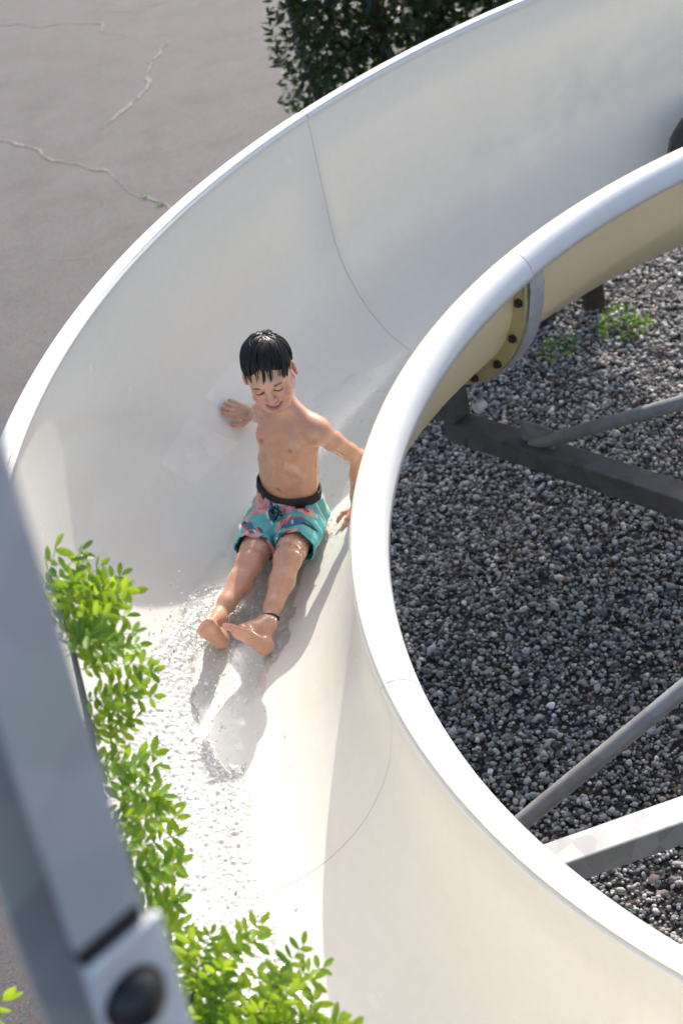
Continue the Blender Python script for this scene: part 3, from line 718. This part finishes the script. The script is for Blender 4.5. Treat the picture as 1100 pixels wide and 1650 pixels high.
# waistband
wax = unit(AXT + FW * .10); wc = lerp(PEL, NB, .225); Wf = Field(wc - .16, wc + .16, .0027)
Wf.ell(lerp(PEL, NB, .20), (.109, .0725, .085), CAX, .03); Wf.ell(lerp(PEL, NB, .30), (.1075, .0705, .097), CAX, .03); Wf.ell(PEL + UP * .012, (.109, .074, .085), PAX, .02)
P = np.stack(np.meshgrid(*Wf.ax, indexing='ij'), -1); hgt = (P - wc) @ wax
bend = .010 * np.clip(1 - ((P - wc) @ CHL / .08) ** 2, 0, 1) * ((P - wc) @ CHF > 0)
Wf.F = np.maximum.reduce([Wf.F, -(Wf.F + .0065), hgt - .018 + bend, -(hgt + .020 + bend)]).astype(np.float32)
WV, WQ = Wf.mesh(1)
m, n, l, b, out = mat('black_waistband'); b.inputs['Base Color'].default_value = (.012, .012, .013, 1); b.inputs['Roughness'].default_value = .7
M_CLOTHBLACK = m
new_obj('waistband', WV, WQ, m, shorts)
fr0 = lerp(PEL, NB, .19) + unit(FW * .75 + CHF * .4) * .087
mb = MB()
for s_, ln in ((-1, .075), (1, .09)):
    mb.tube([fr0 + LF * .004 * s_, fr0 + FW * .016 + LF * .012 * s_ - UP * .012, fr0 + FW * .022 + LF * (.010 * s_ - .008) - UP * .030, fr0 + FW * (.03 + ln * .3) + LF * (.007 * s_ - .014) - UP * .044], .0028, 6)
    mb.tube([fr0 + FW * .010, fr0 + FW * .018 + LF * .022 * s_ - UP * .008, fr0 + FW * .022 + LF * .024 * s_ - UP * .020, fr0 + FW * .014 + LF * .002 * s_ - UP * .014], .0026, 6)
mb.build('drawstring', M_CLOTHBLACK, shorts, True)
# anklet of dark beads
mb = MB(); ac = lerp(KN_L, AN_L, .90); la = unit(AN_L - KN_L); e1 = unit(np.cross(la, UP)); e2 = np.cross(la, e1)
mb.tube([ac + (e1 * math.cos(a) + e2 * math.sin(a)) * .0275 + la * .006 * math.cos(a + .8) for a in np.linspace(0, 2 * math.pi, 33)], [.0026 + .0012 * (i % 2) for i in range(33)], 6, False)
mb.build('anklet', M_BLACK, boy, True)

# ---------------------------------------------------------------- water in the trough
def floor_z(q, th):
    a = WW / 2; return ZO - KS * (th - math.pi) - DEP + BB - BB * np.sqrt(np.maximum(0, 1 - (q / a) ** 2))
def water_material(name, foamy):
    m, n, l, b, out = mat(name)
    gl = n.new('ShaderNodeBsdfGlossy'); gl.inputs['Roughness'].default_value = .10
    tr = n.new('ShaderNodeBsdfTransparent'); tr.inputs[0].default_value = (.955, .975, .975, 1)
    fr = n.new('ShaderNodeFresnel'); fr.inputs[0].default_value = 1.33
    hf = n.new('ShaderNodeMath'); hf.operation = 'MULTIPLY'; hf.inputs[1].default_value = .32; l.new(fr.outputs[0], hf.inputs[0])
    mx = n.new('ShaderNodeMixShader'); l.new(hf.outputs[0], mx.inputs[0]); l.new(tr.outputs[0], mx.inputs[1]); l.new(gl.outputs[0], mx.inputs[2])
    bp = n.new('ShaderNodeBump'); bp.inputs['Strength'].default_value = .15; bp.inputs['Distance'].default_value = .004
    l.new(noise(n, l, 55, 4), bp.inputs['Height'])
    for k in (gl, fr): l.new(bp.outputs[0], k.inputs['Normal'])
    b.inputs['Base Color'].default_value = (.55, .54, .515, 1); b.inputs['Roughness'].default_value = .14; b.inputs['Specular IOR Level'].default_value = .5
    at_ = n.new('ShaderNodeVertexColor'); at_.layer_name = 'Col'
    mf = n.new('ShaderNodeMixShader'); l.new(at_.outputs[0], mf.inputs[0]); l.new(mx.outputs[0], mf.inputs[1]); l.new(b.outputs[0], mf.inputs[2]); l.new(mf.outputs[0], out.inputs[0])
    return m
M_WATER = water_material('running_water', True)
def stream():
    th = np.arange(2.15, 3.75, .0034 / RC * 1.05); dense = 1
    q = np.arange(-.20, .375, .0037)
    T, Qq = np.meshgrid(th, q, indexing='ij'); t = T.ravel(); qq = Qq.ravel()
    # edges of the stream: slung to the outer side upstream, wide below the feet
    lo = np.interp(t, [2.15, 2.40, 2.55, 2.75, 2.88, 2.93, 3.0, 3.1, 3.2, 3.3, 3.4, 4.3], [-.02, -.04, -.12, -.13, -.13, -.095, -.03, -.025, -.02, -.01, 0, .03])
    hi = np.interp(t, [2.15, 2.25, 2.35, 2.5, 2.7, 2.85, 2.95, 3.1, 3.4, 4.3], [.15, .19, .26, .24, .22, .25, .30, .33, .34, .34])
    A = np.c_[np.cos(t) * (RC + qq), np.sin(t) * (RC + qq), np.zeros(len(t))]
    wob = (fbm(A * 12, 3, 2) - .45) * .05; e = np.minimum(qq - lo, hi - qq) + wob
    edge = np.clip(e / np.interp(t, [2.15, 2.75, 2.9, 4.3], [.11, .09, .05, .05]), -1, 1)
    fo = np.interp(t, [2.15, 2.77, 2.83, 2.93, 3.05, 3.3, 4.3], [0, 0, .45, .85, 1, 1, .9])
    # smooth pocket of clear water right in front of the heels
    hw = np.interp(t, [2.86, 2.90, 2.95, 3.02, 3.07, 3.10], [.05, .115, .115, .085, .045, .001]); qc = np.interp(t, [2.86, 3.06], [.055, .022])
    pk = np.maximum(np.abs(qq - qc) / hw, np.abs(t - 2.975) / .115)
    fo = fo * np.clip((pk + (fbm(A * 30, 2, 6) - .45) * .5 - .85) / .3, 0, 1)
    flow = np.c_[t * RC * 38, qq * 75, np.zeros(len(t))]
    turb = fbm(flow, 3, 30); turb2 = np.abs(fbm(A * 130, 2, 50) - .38) * 2.6; turb3 = vnoise(flow * 3.1, 9)
    foam = np.clip(fo * 1.5 - .15 + (turb - .45) * 1.0, 0, 1) * np.clip(edge * 1.6, 0, 1)
    h = .0016 + .0020 * (fbm(A * 7, 2, 70)) + fo * (.012 * np.clip(turb - .28, 0, 1) + .010 * turb2 + .004 * turb3)
    ed = np.clip(edge, 0, 1); up = np.where(edge > 0, h * ed * ed * (3 - 2 * ed) - .0006 * (1 - ed), -.0006 + .05 * np.minimum(edge, 0) * .1)
    z = floor_z(qq, t); nq = qq / (WW / 2) ** 2; nz = np.sqrt(np.maximum(1e-3, 1 - (qq / (WW / 2)) ** 2)) / BB; nl = np.hypot(nq, nz)
    R_ = RC + qq - up * nq / nl; Z = z + up * nz / nl
    V = np.c_[np.cos(t) * R_, np.sin(t) * R_, Z]
    i, j = np.meshgrid(np.arange(len(th) - 1), np.arange(len(q) - 1), indexing='ij'); a = (i * len(q) + j).ravel()
    F = np.stack([a, a + len(q), a + len(q) + 1, a + 1], 1); keep = (edge[F] > -.6).any(1); F = F[keep]
    used = np.unique(F); rem = np.full(len(V), -1); rem[used] = np.arange(len(used))
    o = new_obj('water_stream', V[used], rem[F], M_WATER); vcol(o, np.repeat(foam[used][:, None], 3, 1))
    tag(o, 'shallow water with white foam running down the slide floor', 'water', kind='structure')
stream()
m, n, l, b, out = mat('water_drops'); b.inputs['Base Color'].default_value = (.93, .94, .95, 1); b.inputs['Roughness'].default_value = .05; b.inputs['Specular IOR Level'].default_value = .8
M_DROP = m
def drops():
    bm = bmesh.new(); bmesh.ops.create_icosphere(bm, subdivisions=1, radius=1); iv = np.array([p.co[:] for p in bm.verts]); jf = np.array([[q.index for q in p.verts] for p in bm.faces]); bm.free()
    C = []; R_ = []
    def put(N, tm, ts, qm, qs, hm, r0):
        t = RNG.normal(tm, ts, N); q = np.clip(RNG.normal(qm, qs, N), -.3, .38); h = RNG.exponential(hm, N) + .002
        C.append(np.c_[np.cos(t) * (RC + q), np.sin(t) * (RC + q), floor_z(q, t) + h]); R_.append(RNG.lognormal(math.log(r0 * .62), .4, N))
    put(420, 2.865, .035, .19, .05, .012, .0022); put(260, 2.83, .02, .135, .03, .020, .0020); put(300, 2.92, .04, .05, .05, .010, .0018)
    put(160, 2.62, .035, -.155, .02, .014, .0019); put(900, 3.10, .14, .12, .10, .007, .0020); put(60, 3.0, .2, -.16, .05, .004, .0014)
    put(160, 2.74, .05, .02, .03, .006, .0016)
    C = np.concatenate(C); R_ = np.concatenate(R_).clip(.0008, .0055); N = len(C)
    V = (iv[None] * (R_[:, None] * RNG.uniform(.7, 1.5, (N, 1)))[..., None] * RNG.uniform(.7, 1.4, (N, 1, 3)) + C[:, None]).reshape(-1, 3)
    F = (jf[None] + (np.arange(N) * len(iv))[:, None, None]).reshape(-1, 3)
    o = new_obj('splash', V, F, M_DROP); tag(o, 'white splash drops around the feet and hip of the rider', 'splash', kind='stuff')
drops()

# ---------------------------------------------------------------- unidentified dark rounded object higher up in the trough, built as a ring
fo_ = []
fm, fn = 20, 12
fth = 1.64; fc = Vector(pt(fth, RC + .10, -DEP + .17)); er = Vector((math.cos(fth), math.sin(fth), 0)); et = Vector((-math.sin(fth), math.cos(fth), 0))
er = er * math.cos(.61) + Vector((0, 0, math.sin(.61))); en = er.cross(et)
v = []; f = []
for i in range(fm):
    a = 2 * math.pi * i / fm; d = er * math.cos(a) + et * math.sin(a)
    for j in range(fn):
        c_ = 2 * math.pi * j / fn; v.append(tuple(fc + d * (.15 + .085 * math.cos(c_)) + en * .085 * math.sin(c_)))
for i in range(fm):
    for j in range(fn): f.append([i * fn + j, ((i + 1) % fm) * fn + j, ((i + 1) % fm) * fn + (j + 1) % fn, i * fn + (j + 1) % fn])
o = new_obj('dark_ring', v, f, M_BLACK); tag(o, 'black ring built for an unidentified rounded object peeking over the inner rim at the right edge', 'float')

# ---------------------------------------------------------------- leaves
def leaf_material(name, c1, c2, tr1, tr2, fac, rough):
    m, n, l, b, out = mat(name); gi = n.new('ShaderNodeNewGeometry'); oi = n.new('ShaderNodeObjectInfo')
    ad = n.new('ShaderNodeMath'); ad.operation = 'ADD'; l.new(gi.outputs['Random Per Island'], ad.inputs[0]); l.new(oi.outputs['Random'], ad.inputs[1])
    fx_ = n.new('ShaderNodeMath'); fx_.operation = 'FRACT'; l.new(ad.outputs[0], fx_.inputs[0])
    c = ramp(n, l, fx_.outputs[0], [(0, c1), (1, c2)]); c = mixc(n, l, .4, c, ramp(n, l, noise(n, l, 60, 3), [(.3, (.75, .75, .75)), (.7, (1.15, 1.15, 1.15))]), 'MULTIPLY')
    l.new(c, b.inputs['Base Color']); b.inputs['Roughness'].default_value = rough
    add_translucent(m, n, l, b, out, fac, ramp(n, l, fx_.outputs[0], [(0, tr1), (1, tr2)])); return m
M_HEDGE = leaf_material('dark_hedge_leaf', (.007, .020, .006), (.022, .050, .012), (.10, .19, .02), (.20, .32, .04), .10, .5)
M_ROB = leaf_material('fresh_green_leaf', (.035, .11, .012), (.15, .27, .022), (.28, .50, .02), (.56, .72, .05), .40, .34)
M_WEED = leaf_material('weed_leaf', (.05, .14, .02), (.10, .22, .03), (.2, .4, .03), (.3, .5, .04), .25, .45)
m, n, l, b, out = mat('bark'); M_BARK = m
l.new(ramp(n, l, noise(n, l, 25, 6), [(.3, (.05, .038, .028)), (.7, (.14, .11, .085))]), b.inputs['Base Color']); b.inputs['Roughness'].default_value = .9
bump(n, l, noise(n, l, 60, 4), .6, .01, b)
def scatter_leaves(C, D, L_, W_):
    """C centres, D directions, one pointed folded leaf each (6 vertices, 4 triangles)"""
    N = len(C); D = D / np.linalg.norm(D, axis=1)[:, None]; rn = RNG.normal(size=(N, 3)); rn[:, 2] += .8
    S_ = np.cross(D, rn); S_ /= np.linalg.norm(S_, axis=1)[:, None] + 1e-9; Nn = np.cross(S_, D); L_ = L_[:, None]; W_ = W_[:, None]
    V = np.stack([C, C + D * L_ * .45 + S_ * W_ * .5 + Nn * L_ * .06, C + D * L_ * .45 - S_ * W_ * .5 + Nn * L_ * .06, C + D * L_ * .4, C + D * L_ - Nn * L_ * .08], 1).reshape(-1, 3)
    b0 = np.arange(N)[:, None] * 5; F = np.concatenate([b0 + np.array([[0, 1, 3]]), b0 + np.array([[0, 3, 2]]), b0 + np.array([[3, 1, 4]]), b0 + np.array([[3, 4, 2]])])
    return V, F
# hedge behind the slide (clipped block, leaves densest near its faces)
def hedge():
    r = empty('hedge', (-.9, 5.0, 0)); tag(r, 'dark clipped evergreen hedge behind the slide wall', 'hedge')
    lo, hi = np.array([-1.66, 4.55, .02]), np.array([-.28, 5.45, 2.95]); C = []; D = []
    N = 11000; p = RNG.random((N, 3)); ax = RNG.choice([0, 1, 1, 2, 0], N); sd = RNG.integers(0, 2, N); dep = np.abs(RNG.normal(0, .11, N))
    for a in range(3):
        k = ax == a; ext = hi[a] - lo[a]; p[k, a] = np.where(sd[k] == 1, 1 - dep[k] / ext, dep[k] / ext)
    P = lo + p * (hi - lo); bul = (fbm(P * 3.2, 3, 90) - .45) * .50 + RNG.exponential(.010, len(P)); cen = np.array([-.88, 5.0, 1.5]); P = P + (P - cen) / np.linalg.norm(P - cen, axis=1)[:, None] * bul[:, None]
    D = (P - cen) * np.array([1, 1.3, .3]); D /= np.linalg.norm(D, axis=1)[:, None]; D = D + RNG.normal(0, .75, P.shape)
    N2 = 11000; P2 = lo + .1 + RNG.random((N2, 3)) * (hi - lo - .2)
    V, F = scatter_leaves(np.r_[P, P2], np.r_[D, RNG.normal(size=(N2, 3))], np.r_[RNG.uniform(.040, .066, N), RNG.uniform(.06, .10, N2)], np.r_[RNG.uniform(.018, .030, N), RNG.uniform(.03, .05, N2)])
    k = V[:, 2] < .01; V[k, 2] = .01
    o = new_obj('foliage', V - np.array([-.9, 5.0, 0]), F, M_HEDGE, r)
    for x in (-1.45, -1.1, -.75, -.4):
        mb = MB(); p0 = Vector((x + .9, random.uniform(-.1, .1), 0)); pts = [p0]
        for k in range(5): pts.append(pts[-1] + Vector((random.uniform(-.08, .08), random.uniform(-.08, .08), .5)))
        mb.tube(pts, [.035, .03, .026, .02, .014, .006], 7); mb.build('stem', M_BARK, r, True)
hedge()
def shade_tree():  # added unseen tree; crown cut along the sun rays to shade the gravel
    r = empty('tree', (-.2, 5.2, 0)); tag(r, 'added dark tree beside the hedge, unseen behind the slide, crown shaped to shade the gravel', 'tree'); base = np.array([-.2, 5.2, 0])
    N = 20000; P = np.c_[RNG.uniform(-.5, 2.3, N), RNG.uniform(4.5, 5.5, N), RNG.uniform(.9, 3.2, N)]
    xs = P[:, 0] - (P[:, 1] - 5) * .394; sh = (P[:, 1] - 5) * .81
    under = 1.45 + sh + np.clip((xs + .15) * 1.05, 0, .80) + .10 * (fbm(P * 3, 2, 5) - .5); top = 3.12 - .25 * ((P[:, 0] - 1.0) / 1.3) ** 2 + .2 * (fbm(P * 2, 2, 6) - .5)
    P = P[(P[:, 2] > under) & (P[:, 2] < top) & (xs < .95 + .15 * fbm(P * 3, 2, 8))]; N = len(P)
    V, F = scatter_leaves(P, RNG.normal(size=(N, 3)) + (P - np.array([1, 5, 2.2])) * .6, RNG.uniform(.07, .11, N), RNG.uniform(.035, .055, N))
    new_obj('shade_crown', V - base, F, M_HEDGE, r)
    mb = MB(); mb.tube([(0, 0, 0), (.03, .02, .7), (0, .05, 1.4), (.05, .02, 2.0), (.02, 0, 2.7)], [.085, .07, .06, .045, .015], 10)
    for k in range(9):
        a = k * 2.4; z0 = 1.35 + k * .14; mb.tube([(.01, .03, z0), (.25 + math.cos(a) * .25, math.sin(a) * .2, z0 + .35), (.6 + math.cos(a) * .4, math.sin(a) * .3, z0 + .85)], [.03, .02, .006], 6)
    mb.build('trunk', M_BARK, r, True)
shade_tree()

# ---------------------------------------------------------------- foreground tree: pinnate leaves hanging over the rim
def pinnate(seed):
    rr = random.Random(seed); v = []; f = []; npair = rr.randint(5, 7); L = rr.uniform(.13, .18); bendz = rr.uniform(-.05, .015)
    def at_r(t): return Vector((L * t, .006 * math.sin(t * 4 + seed), bendz * t * t))
    def leaflet(p, d, nrm, ln, w):
        d = d.normalized(); sv = nrm.cross(d).normalized(); nrm = d.cross(sv); i0 = len(v); cup = rr.uniform(.05, .22); cur = rr.uniform(-.12, .10)
        prof = ((0, 0), (.14, .30), (.36, .49), (.62, .50), (.84, .33), (1, 0))
        for t, hw in prof:
            c_ = p + d * ln * t + nrm * ln * cur * t * t
            if hw == 0: v.append(tuple(c_))
            else:
                for s_ in (-1, 0, 1): v.append(tuple(c_ + sv * w * hw * s_ + nrm * w * cup * abs(s_)))
        f.append([i0, i0 + 2, i0 + 1]); f.append([i0, i0 + 3, i0 + 2])
        for k in range(3):
            a = i0 + 1 + k * 3; f.append([a, a + 1, a + 4, a + 3]); f.append([a + 1, a + 2, a + 5, a + 4])
        a = i0 + 10; f.append([a, a + 1, a + 3]); f.append([a + 1, a + 2, a + 3])
    # stalk
    for k in range(5):
        for q in range(3): a = q * 2.094; p = at_r(k / 4); v.append((p.x, p.y + .0011 * math.cos(a), p.z + .0011 * math.sin(a)))
    for k in range(4):
        for q in range(3): a = k * 3 + q; b_ = k * 3 + (q + 1) % 3; f.append([a, b_, b_ + 3, a + 3])
    for k in range(npair):
        t = .16 + .78 * k / (npair - 1)
        for s_ in (-1, 1):
            sz = rr.uniform(.034, .046) * (.75 + .4 * math.sin(min(1, (k + 1.2) / npair) * 2.4)); fold = rr.uniform(-.5, .65)
            d = Vector((.42 + rr.uniform(-.15, .25), s_ * math.cos(fold), math.sin(fold))); nr = Vector((rr.uniform(-.3, .3), -s_ * math.sin(fold), math.cos(fold)))
            leaflet(at_r(t + rr.uniform(-.03, .03)), d, nr, sz, sz * rr.uniform(.31, .41))
    leaflet(at_r(1), Vector((1, rr.uniform(-.2, .2), rr.uniform(-.2, .2))), Vector((0, 0, 1)), .036, .017)
    me = bpy.data.meshes.new('leaf'); me.from_pydata(v, [], f); me.materials.append(M_ROB); me.polygons.foreach_set('use_smooth', [True] * len(me.polygons)); me.update(); return me
LEAF = [pinnate(k) for k in range(14)]
rob = empty('pinnate_leaf_tree', (-3.15, -2.1, 0)); tag(rob, 'young tree with fresh green oval leaflets beside the grey steel post', 'tree')
ROOT = Vector((-3.15, -2.1, 0))
def branch(pts, r0, r1, parent=rob, name='branch'):
    mb = MB(); pts = [Vector(p) - ROOT for p in pts]; N = len(pts); mb.tube(pts, [r0 + (r1 - r0) * i / (N - 1) for i in range(N)], 7); return mb.build(name, M_BARK, parent, True)
branch([(-3.15, -2.1, 0), (-3.08, -2.02, .5), (-2.98, -1.85, 1.0), (-2.86, -1.65, 1.3)], .045, .028, name='trunk')
rl = random.Random(3); nleaf = 0
def put_leaf(p, d, upv, sc, parent):
    global nleaf
    o = bpy.data.objects.new('leaf', rl.choice(LEAF)); COL.objects.link(o); o.parent = parent
    d = Vector(d).normalized(); u = Vector(upv); u = (u - u.dot(d) * d).normalized(); s_ = u.cross(d)
    Mx = Matrix((d, s_, u)).transposed().to_4x4(); Mx = Mx @ Matrix.Scale(sc * .82, 4); Mx.translation = Vector(p) - ROOT; o.matrix_local = Mx; nleaf += 1
def im_dir(ang, dep): return CR * math.cos(ang) + CU * math.sin(ang) - CF * dep
MAIN = [(-2.577, -1.506, 1.389), (-2.50, -1.359, 1.519), (-2.466, -1.235, 1.616), (-2.463, -1.103, 1.725), (-2.46, -.968, 1.837), (-2.468, -.829, 1.957), (-2.479, -.77, 2.03)]
LOW = [(-2.577, -1.506, 1.389), (-2.46, -1.50, 1.455), (-2.345, -1.52, 1.475), (-2.235, -1.545, 1.46), (-2.15, -1.57, 1.44)]
UPA = [(-2.40, -1.51, 1.46), (-2.37, -1.45, 1.53), (-2.335, -1.40, 1.585)]
UPB = [(-2.30, -1.53, 1.47), (-2.25, -1.49, 1.53), (-2.205, -1.46, 1.56)]
branch([(-2.86, -1.65, 1.3)] + MAIN, .016, .003); branch([(-2.86, -1.65, 1.3)] + LOW, .014, .003); branch(UPA, .004, .002); branch(UPB, .004, .002)
def along(pts, t):
    s_ = t * (len(pts) - 1); i = min(int(s_), len(pts) - 2); return Vector(pts[i]).lerp(Vector(pts[i + 1]), s_ - i)
def leaves_on(pts, N, t0, t1, a0, a1, s0, s1, jit=.03):
    for k in range(N):
        t = t0 + (t1 - t0) * (k + rl.random()) / N; p = along(pts, t); a = math.radians(rl.uniform(a0, a1))
        p = p + CR * rl.uniform(-jit, jit * .5) + CU * rl.uniform(-jit, jit) - CF * rl.uniform(-.07, .07)
        put_leaf(p, im_dir(a, rl.uniform(-.5, .6)), -CF + CU * rl.uniform(-.2, 1.2) + CR * rl.uniform(-.6, .6), rl.uniform(s0, s1), rob)
leaves_on(MAIN, 20, .76, .93, -15, 75, .75, 1.1, .035)
leaves_on(MAIN, 19, .50, .80, -25, 50, .65, 1.0, .03)
leaves_on(MAIN, 19, .20, .50, -20, 40, .65, 1.05, .03)
leaves_on(MAIN, 12, -.0, .22, -10, 50, .6, 1.0, .03)
leaves_on(MAIN, 12, .0, .35, 100, 230, .7, 1.0, .05)
leaves_on(LOW, 17, .2, .78, 15, 90, .75, 1.05, .03); leaves_on(UPA, 8, .1, 1, 25, 110, .65, .95, .02); leaves_on(UPB, 8, .0, .7, 15, 80, .65, .95, .02)
leaves_on(MAIN, 6, .40, .60, -20, 35, .75, 1.1, .02); leaves_on(MAIN, 7, .12, .30, -15, 30, .8, 1.1, .02)
leaves_on(LOW, 12, .45, .95, 15, 65, .85, 1.2, .03); leaves_on(UPA, 5, .2, 1, 30, 100, .8, 1.1, .02)
SIDE = [(-2.82, -1.55, 1.35), (-2.78, -1.42, 1.46), (-2.74, -1.34, 1.55)]; branch(SIDE, .005, .002); leaves_on(SIDE, 16, .0, 1, 20, 170, .8, 1.2, .04)
leaves_on(LOW, 12, .1, .75, -60, 30, .7, 1.0, .05)

# ---------------------------------------------------------------- steel post close to the camera, with a bolted bracket
post = empty('steel_post', (-2.16, -2.5, 0)); tag(post, 'grey steel post with a black domed bolt, out of focus close up at the left', 'post')
PB = Vector((-2.129, -2.512, 2.857)) - Vector((-2.16, -2.5, 0)); PN = Vector((.6174, -.7867, 0)); PW = Vector((.7867, .6174, 0)); PA = Vector((.05, .013, .999)).normalized()
def plate(name, w0, w1, z0, z1, n0, n1, m_, bev=.004):
    mb = MB(); c_ = PB + PW * (w0 + w1) / 2 + PN * (n0 + n1) / 2 + PA * (z0 + z1) / 2
    mb.box(c_, PW * (w1 - w0) / 2, PN * (n1 - n0) / 2, PA * (z1 - z0) / 2); return mb.build(name, m_, post, bevel=bev)
plate('front_flange', -.066, 0, -2.85, 1.9, -.006, 0, M_POST, .002); plate('web', -.0065, -.0005, -2.85, 1.9, -.104, -.0062, M_POST, .002); plate('back_flange', -.066, -.0068, -2.85, 1.9, -.104, -.098, M_POST, .002)
plate('dark_strip', -.066, -.006, -.005, .009, -.012, .004, M_BLACK, .002)  # dark strip across the post just above the bracket
br = plate('bracket', -.068, .008, -.17, -.006, .0005, .010, M_BRK, .006)
mb = MB(); bc = PB + PW * -.037 + PA * -.060
mb.tube([bc + PN * .009, bc + PN * .014], .028, 24); mb.build('washer', M_BLACK, br, True)
mb = MB(); mb.tube([bc + PN * (.013 + .022 * math.sin(a)) for a in np.linspace(0, 1.55, 8)], [.0255 * math.cos(a) + .0002 for a in np.linspace(0, 1.55, 8)], 24); mb.build('bolt_cap', M_BLACK, br, True)

# ---------------------------------------------------------------- weeds and a short stake at the back edge of the gravel
def weed(name, loc, N, rad, h, label, Lf):
    r = empty(name, loc); tag(r, label, 'weed')
    a = RNG.uniform(0, 6.283, N); q = rad * np.sqrt(RNG.random(N)); P = np.c_[np.cos(a) * q, np.sin(a) * q, h * RNG.random(N) ** 1.3 * (1 - (q / rad) ** 2 * .6) + .012]
    D = np.c_[np.cos(a), np.sin(a), RNG.uniform(.0, 1.0, N)] + RNG.normal(0, .4, (N, 3)); V, F = scatter_leaves(P, D, RNG.uniform(Lf * .6, Lf * 1.2, N), RNG.uniform(Lf * .3, Lf * .6, N)); V[:, 2] = np.maximum(V[:, 2], .012)
    new_obj('leaves', V, F, M_WEED, r)
    mb = MB()
    for k in range(7): t = k * .9; mb.tube([(0, 0, 0), (math.cos(t) * rad * .3, math.sin(t) * rad * .3, h * .5), (math.cos(t) * rad * .7, math.sin(t) * rad * .7, h * .75)], [.003, .0025, .0015], 5)
    mb.build('stem', M_WEED, r, True)
weed('weed', (-.50, 3.16, 0), 170, .11, .12, 'low green weed growing through the sunlit gravel', .034)
weed('weed', (-.80, 3.08, 0), 70, .10, .08, 'dark low weed in the shade beside the sunlit gravel', .034)
weed('grass_tuft', (-2.62, 6.03, 0), 14, .022, .010, 'small yellow green tuft in the asphalt crack farther from the slide', .014)
weed('grass_tuft', (-2.53, 5.86, 0), 16, .025, .010, 'small yellow green tuft in the asphalt crack nearest the slide rim', .014)
m, n, l, b, out = mat('dark_timber'); l.new(ramp(n, l, noise(n, l, 12, 6), [(.3, (.035, .026, .02)), (.7, (.09, .07, .055))]), b.inputs['Base Color']); b.inputs['Roughness'].default_value = .85
for x, y, lb in ((-.56, 3.44, 'short dark timber stake beside the green weed'), (-.80, 3.42, 'short dark timber stake in shade, left of the pair')):
    st_ = empty('timber_stake', (x, y, 0)); tag(st_, lb, 'stake', 'timber stakes under the slide')
    mb = MB(); mb.box((0, 0, .17), Vector((.045, 0, 0)), Vector((0, .045, 0)), Vector((0, 0, .17))); mb.build('shaft', m, st_, bevel=.006)
    mb = MB(); mb.box((0, 0, .35), Vector((.05, 0, 0)), Vector((0, .05, 0)), Vector((0, 0, .008))); mb.build('cap', M_BOLT, st_, bevel=.003)

# dry leaves blown over the gravel
N = 260; P = np.c_[RNG.uniform(-1.7, .5, N), RNG.uniform(-.9, 3.8, N), RNG.uniform(.028, .04, N)]; D = RNG.normal(size=(N, 3)); D[:, 2] *= .25
V, F = scatter_leaves(P, D, RNG.uniform(.018, .04, N), RNG.uniform(.008, .018, N))
o = new_obj('leaf_litter', V, F, M_DRY); tag(o, 'small dry brown leaves scattered over the gravel', 'leaf litter', kind='stuff')
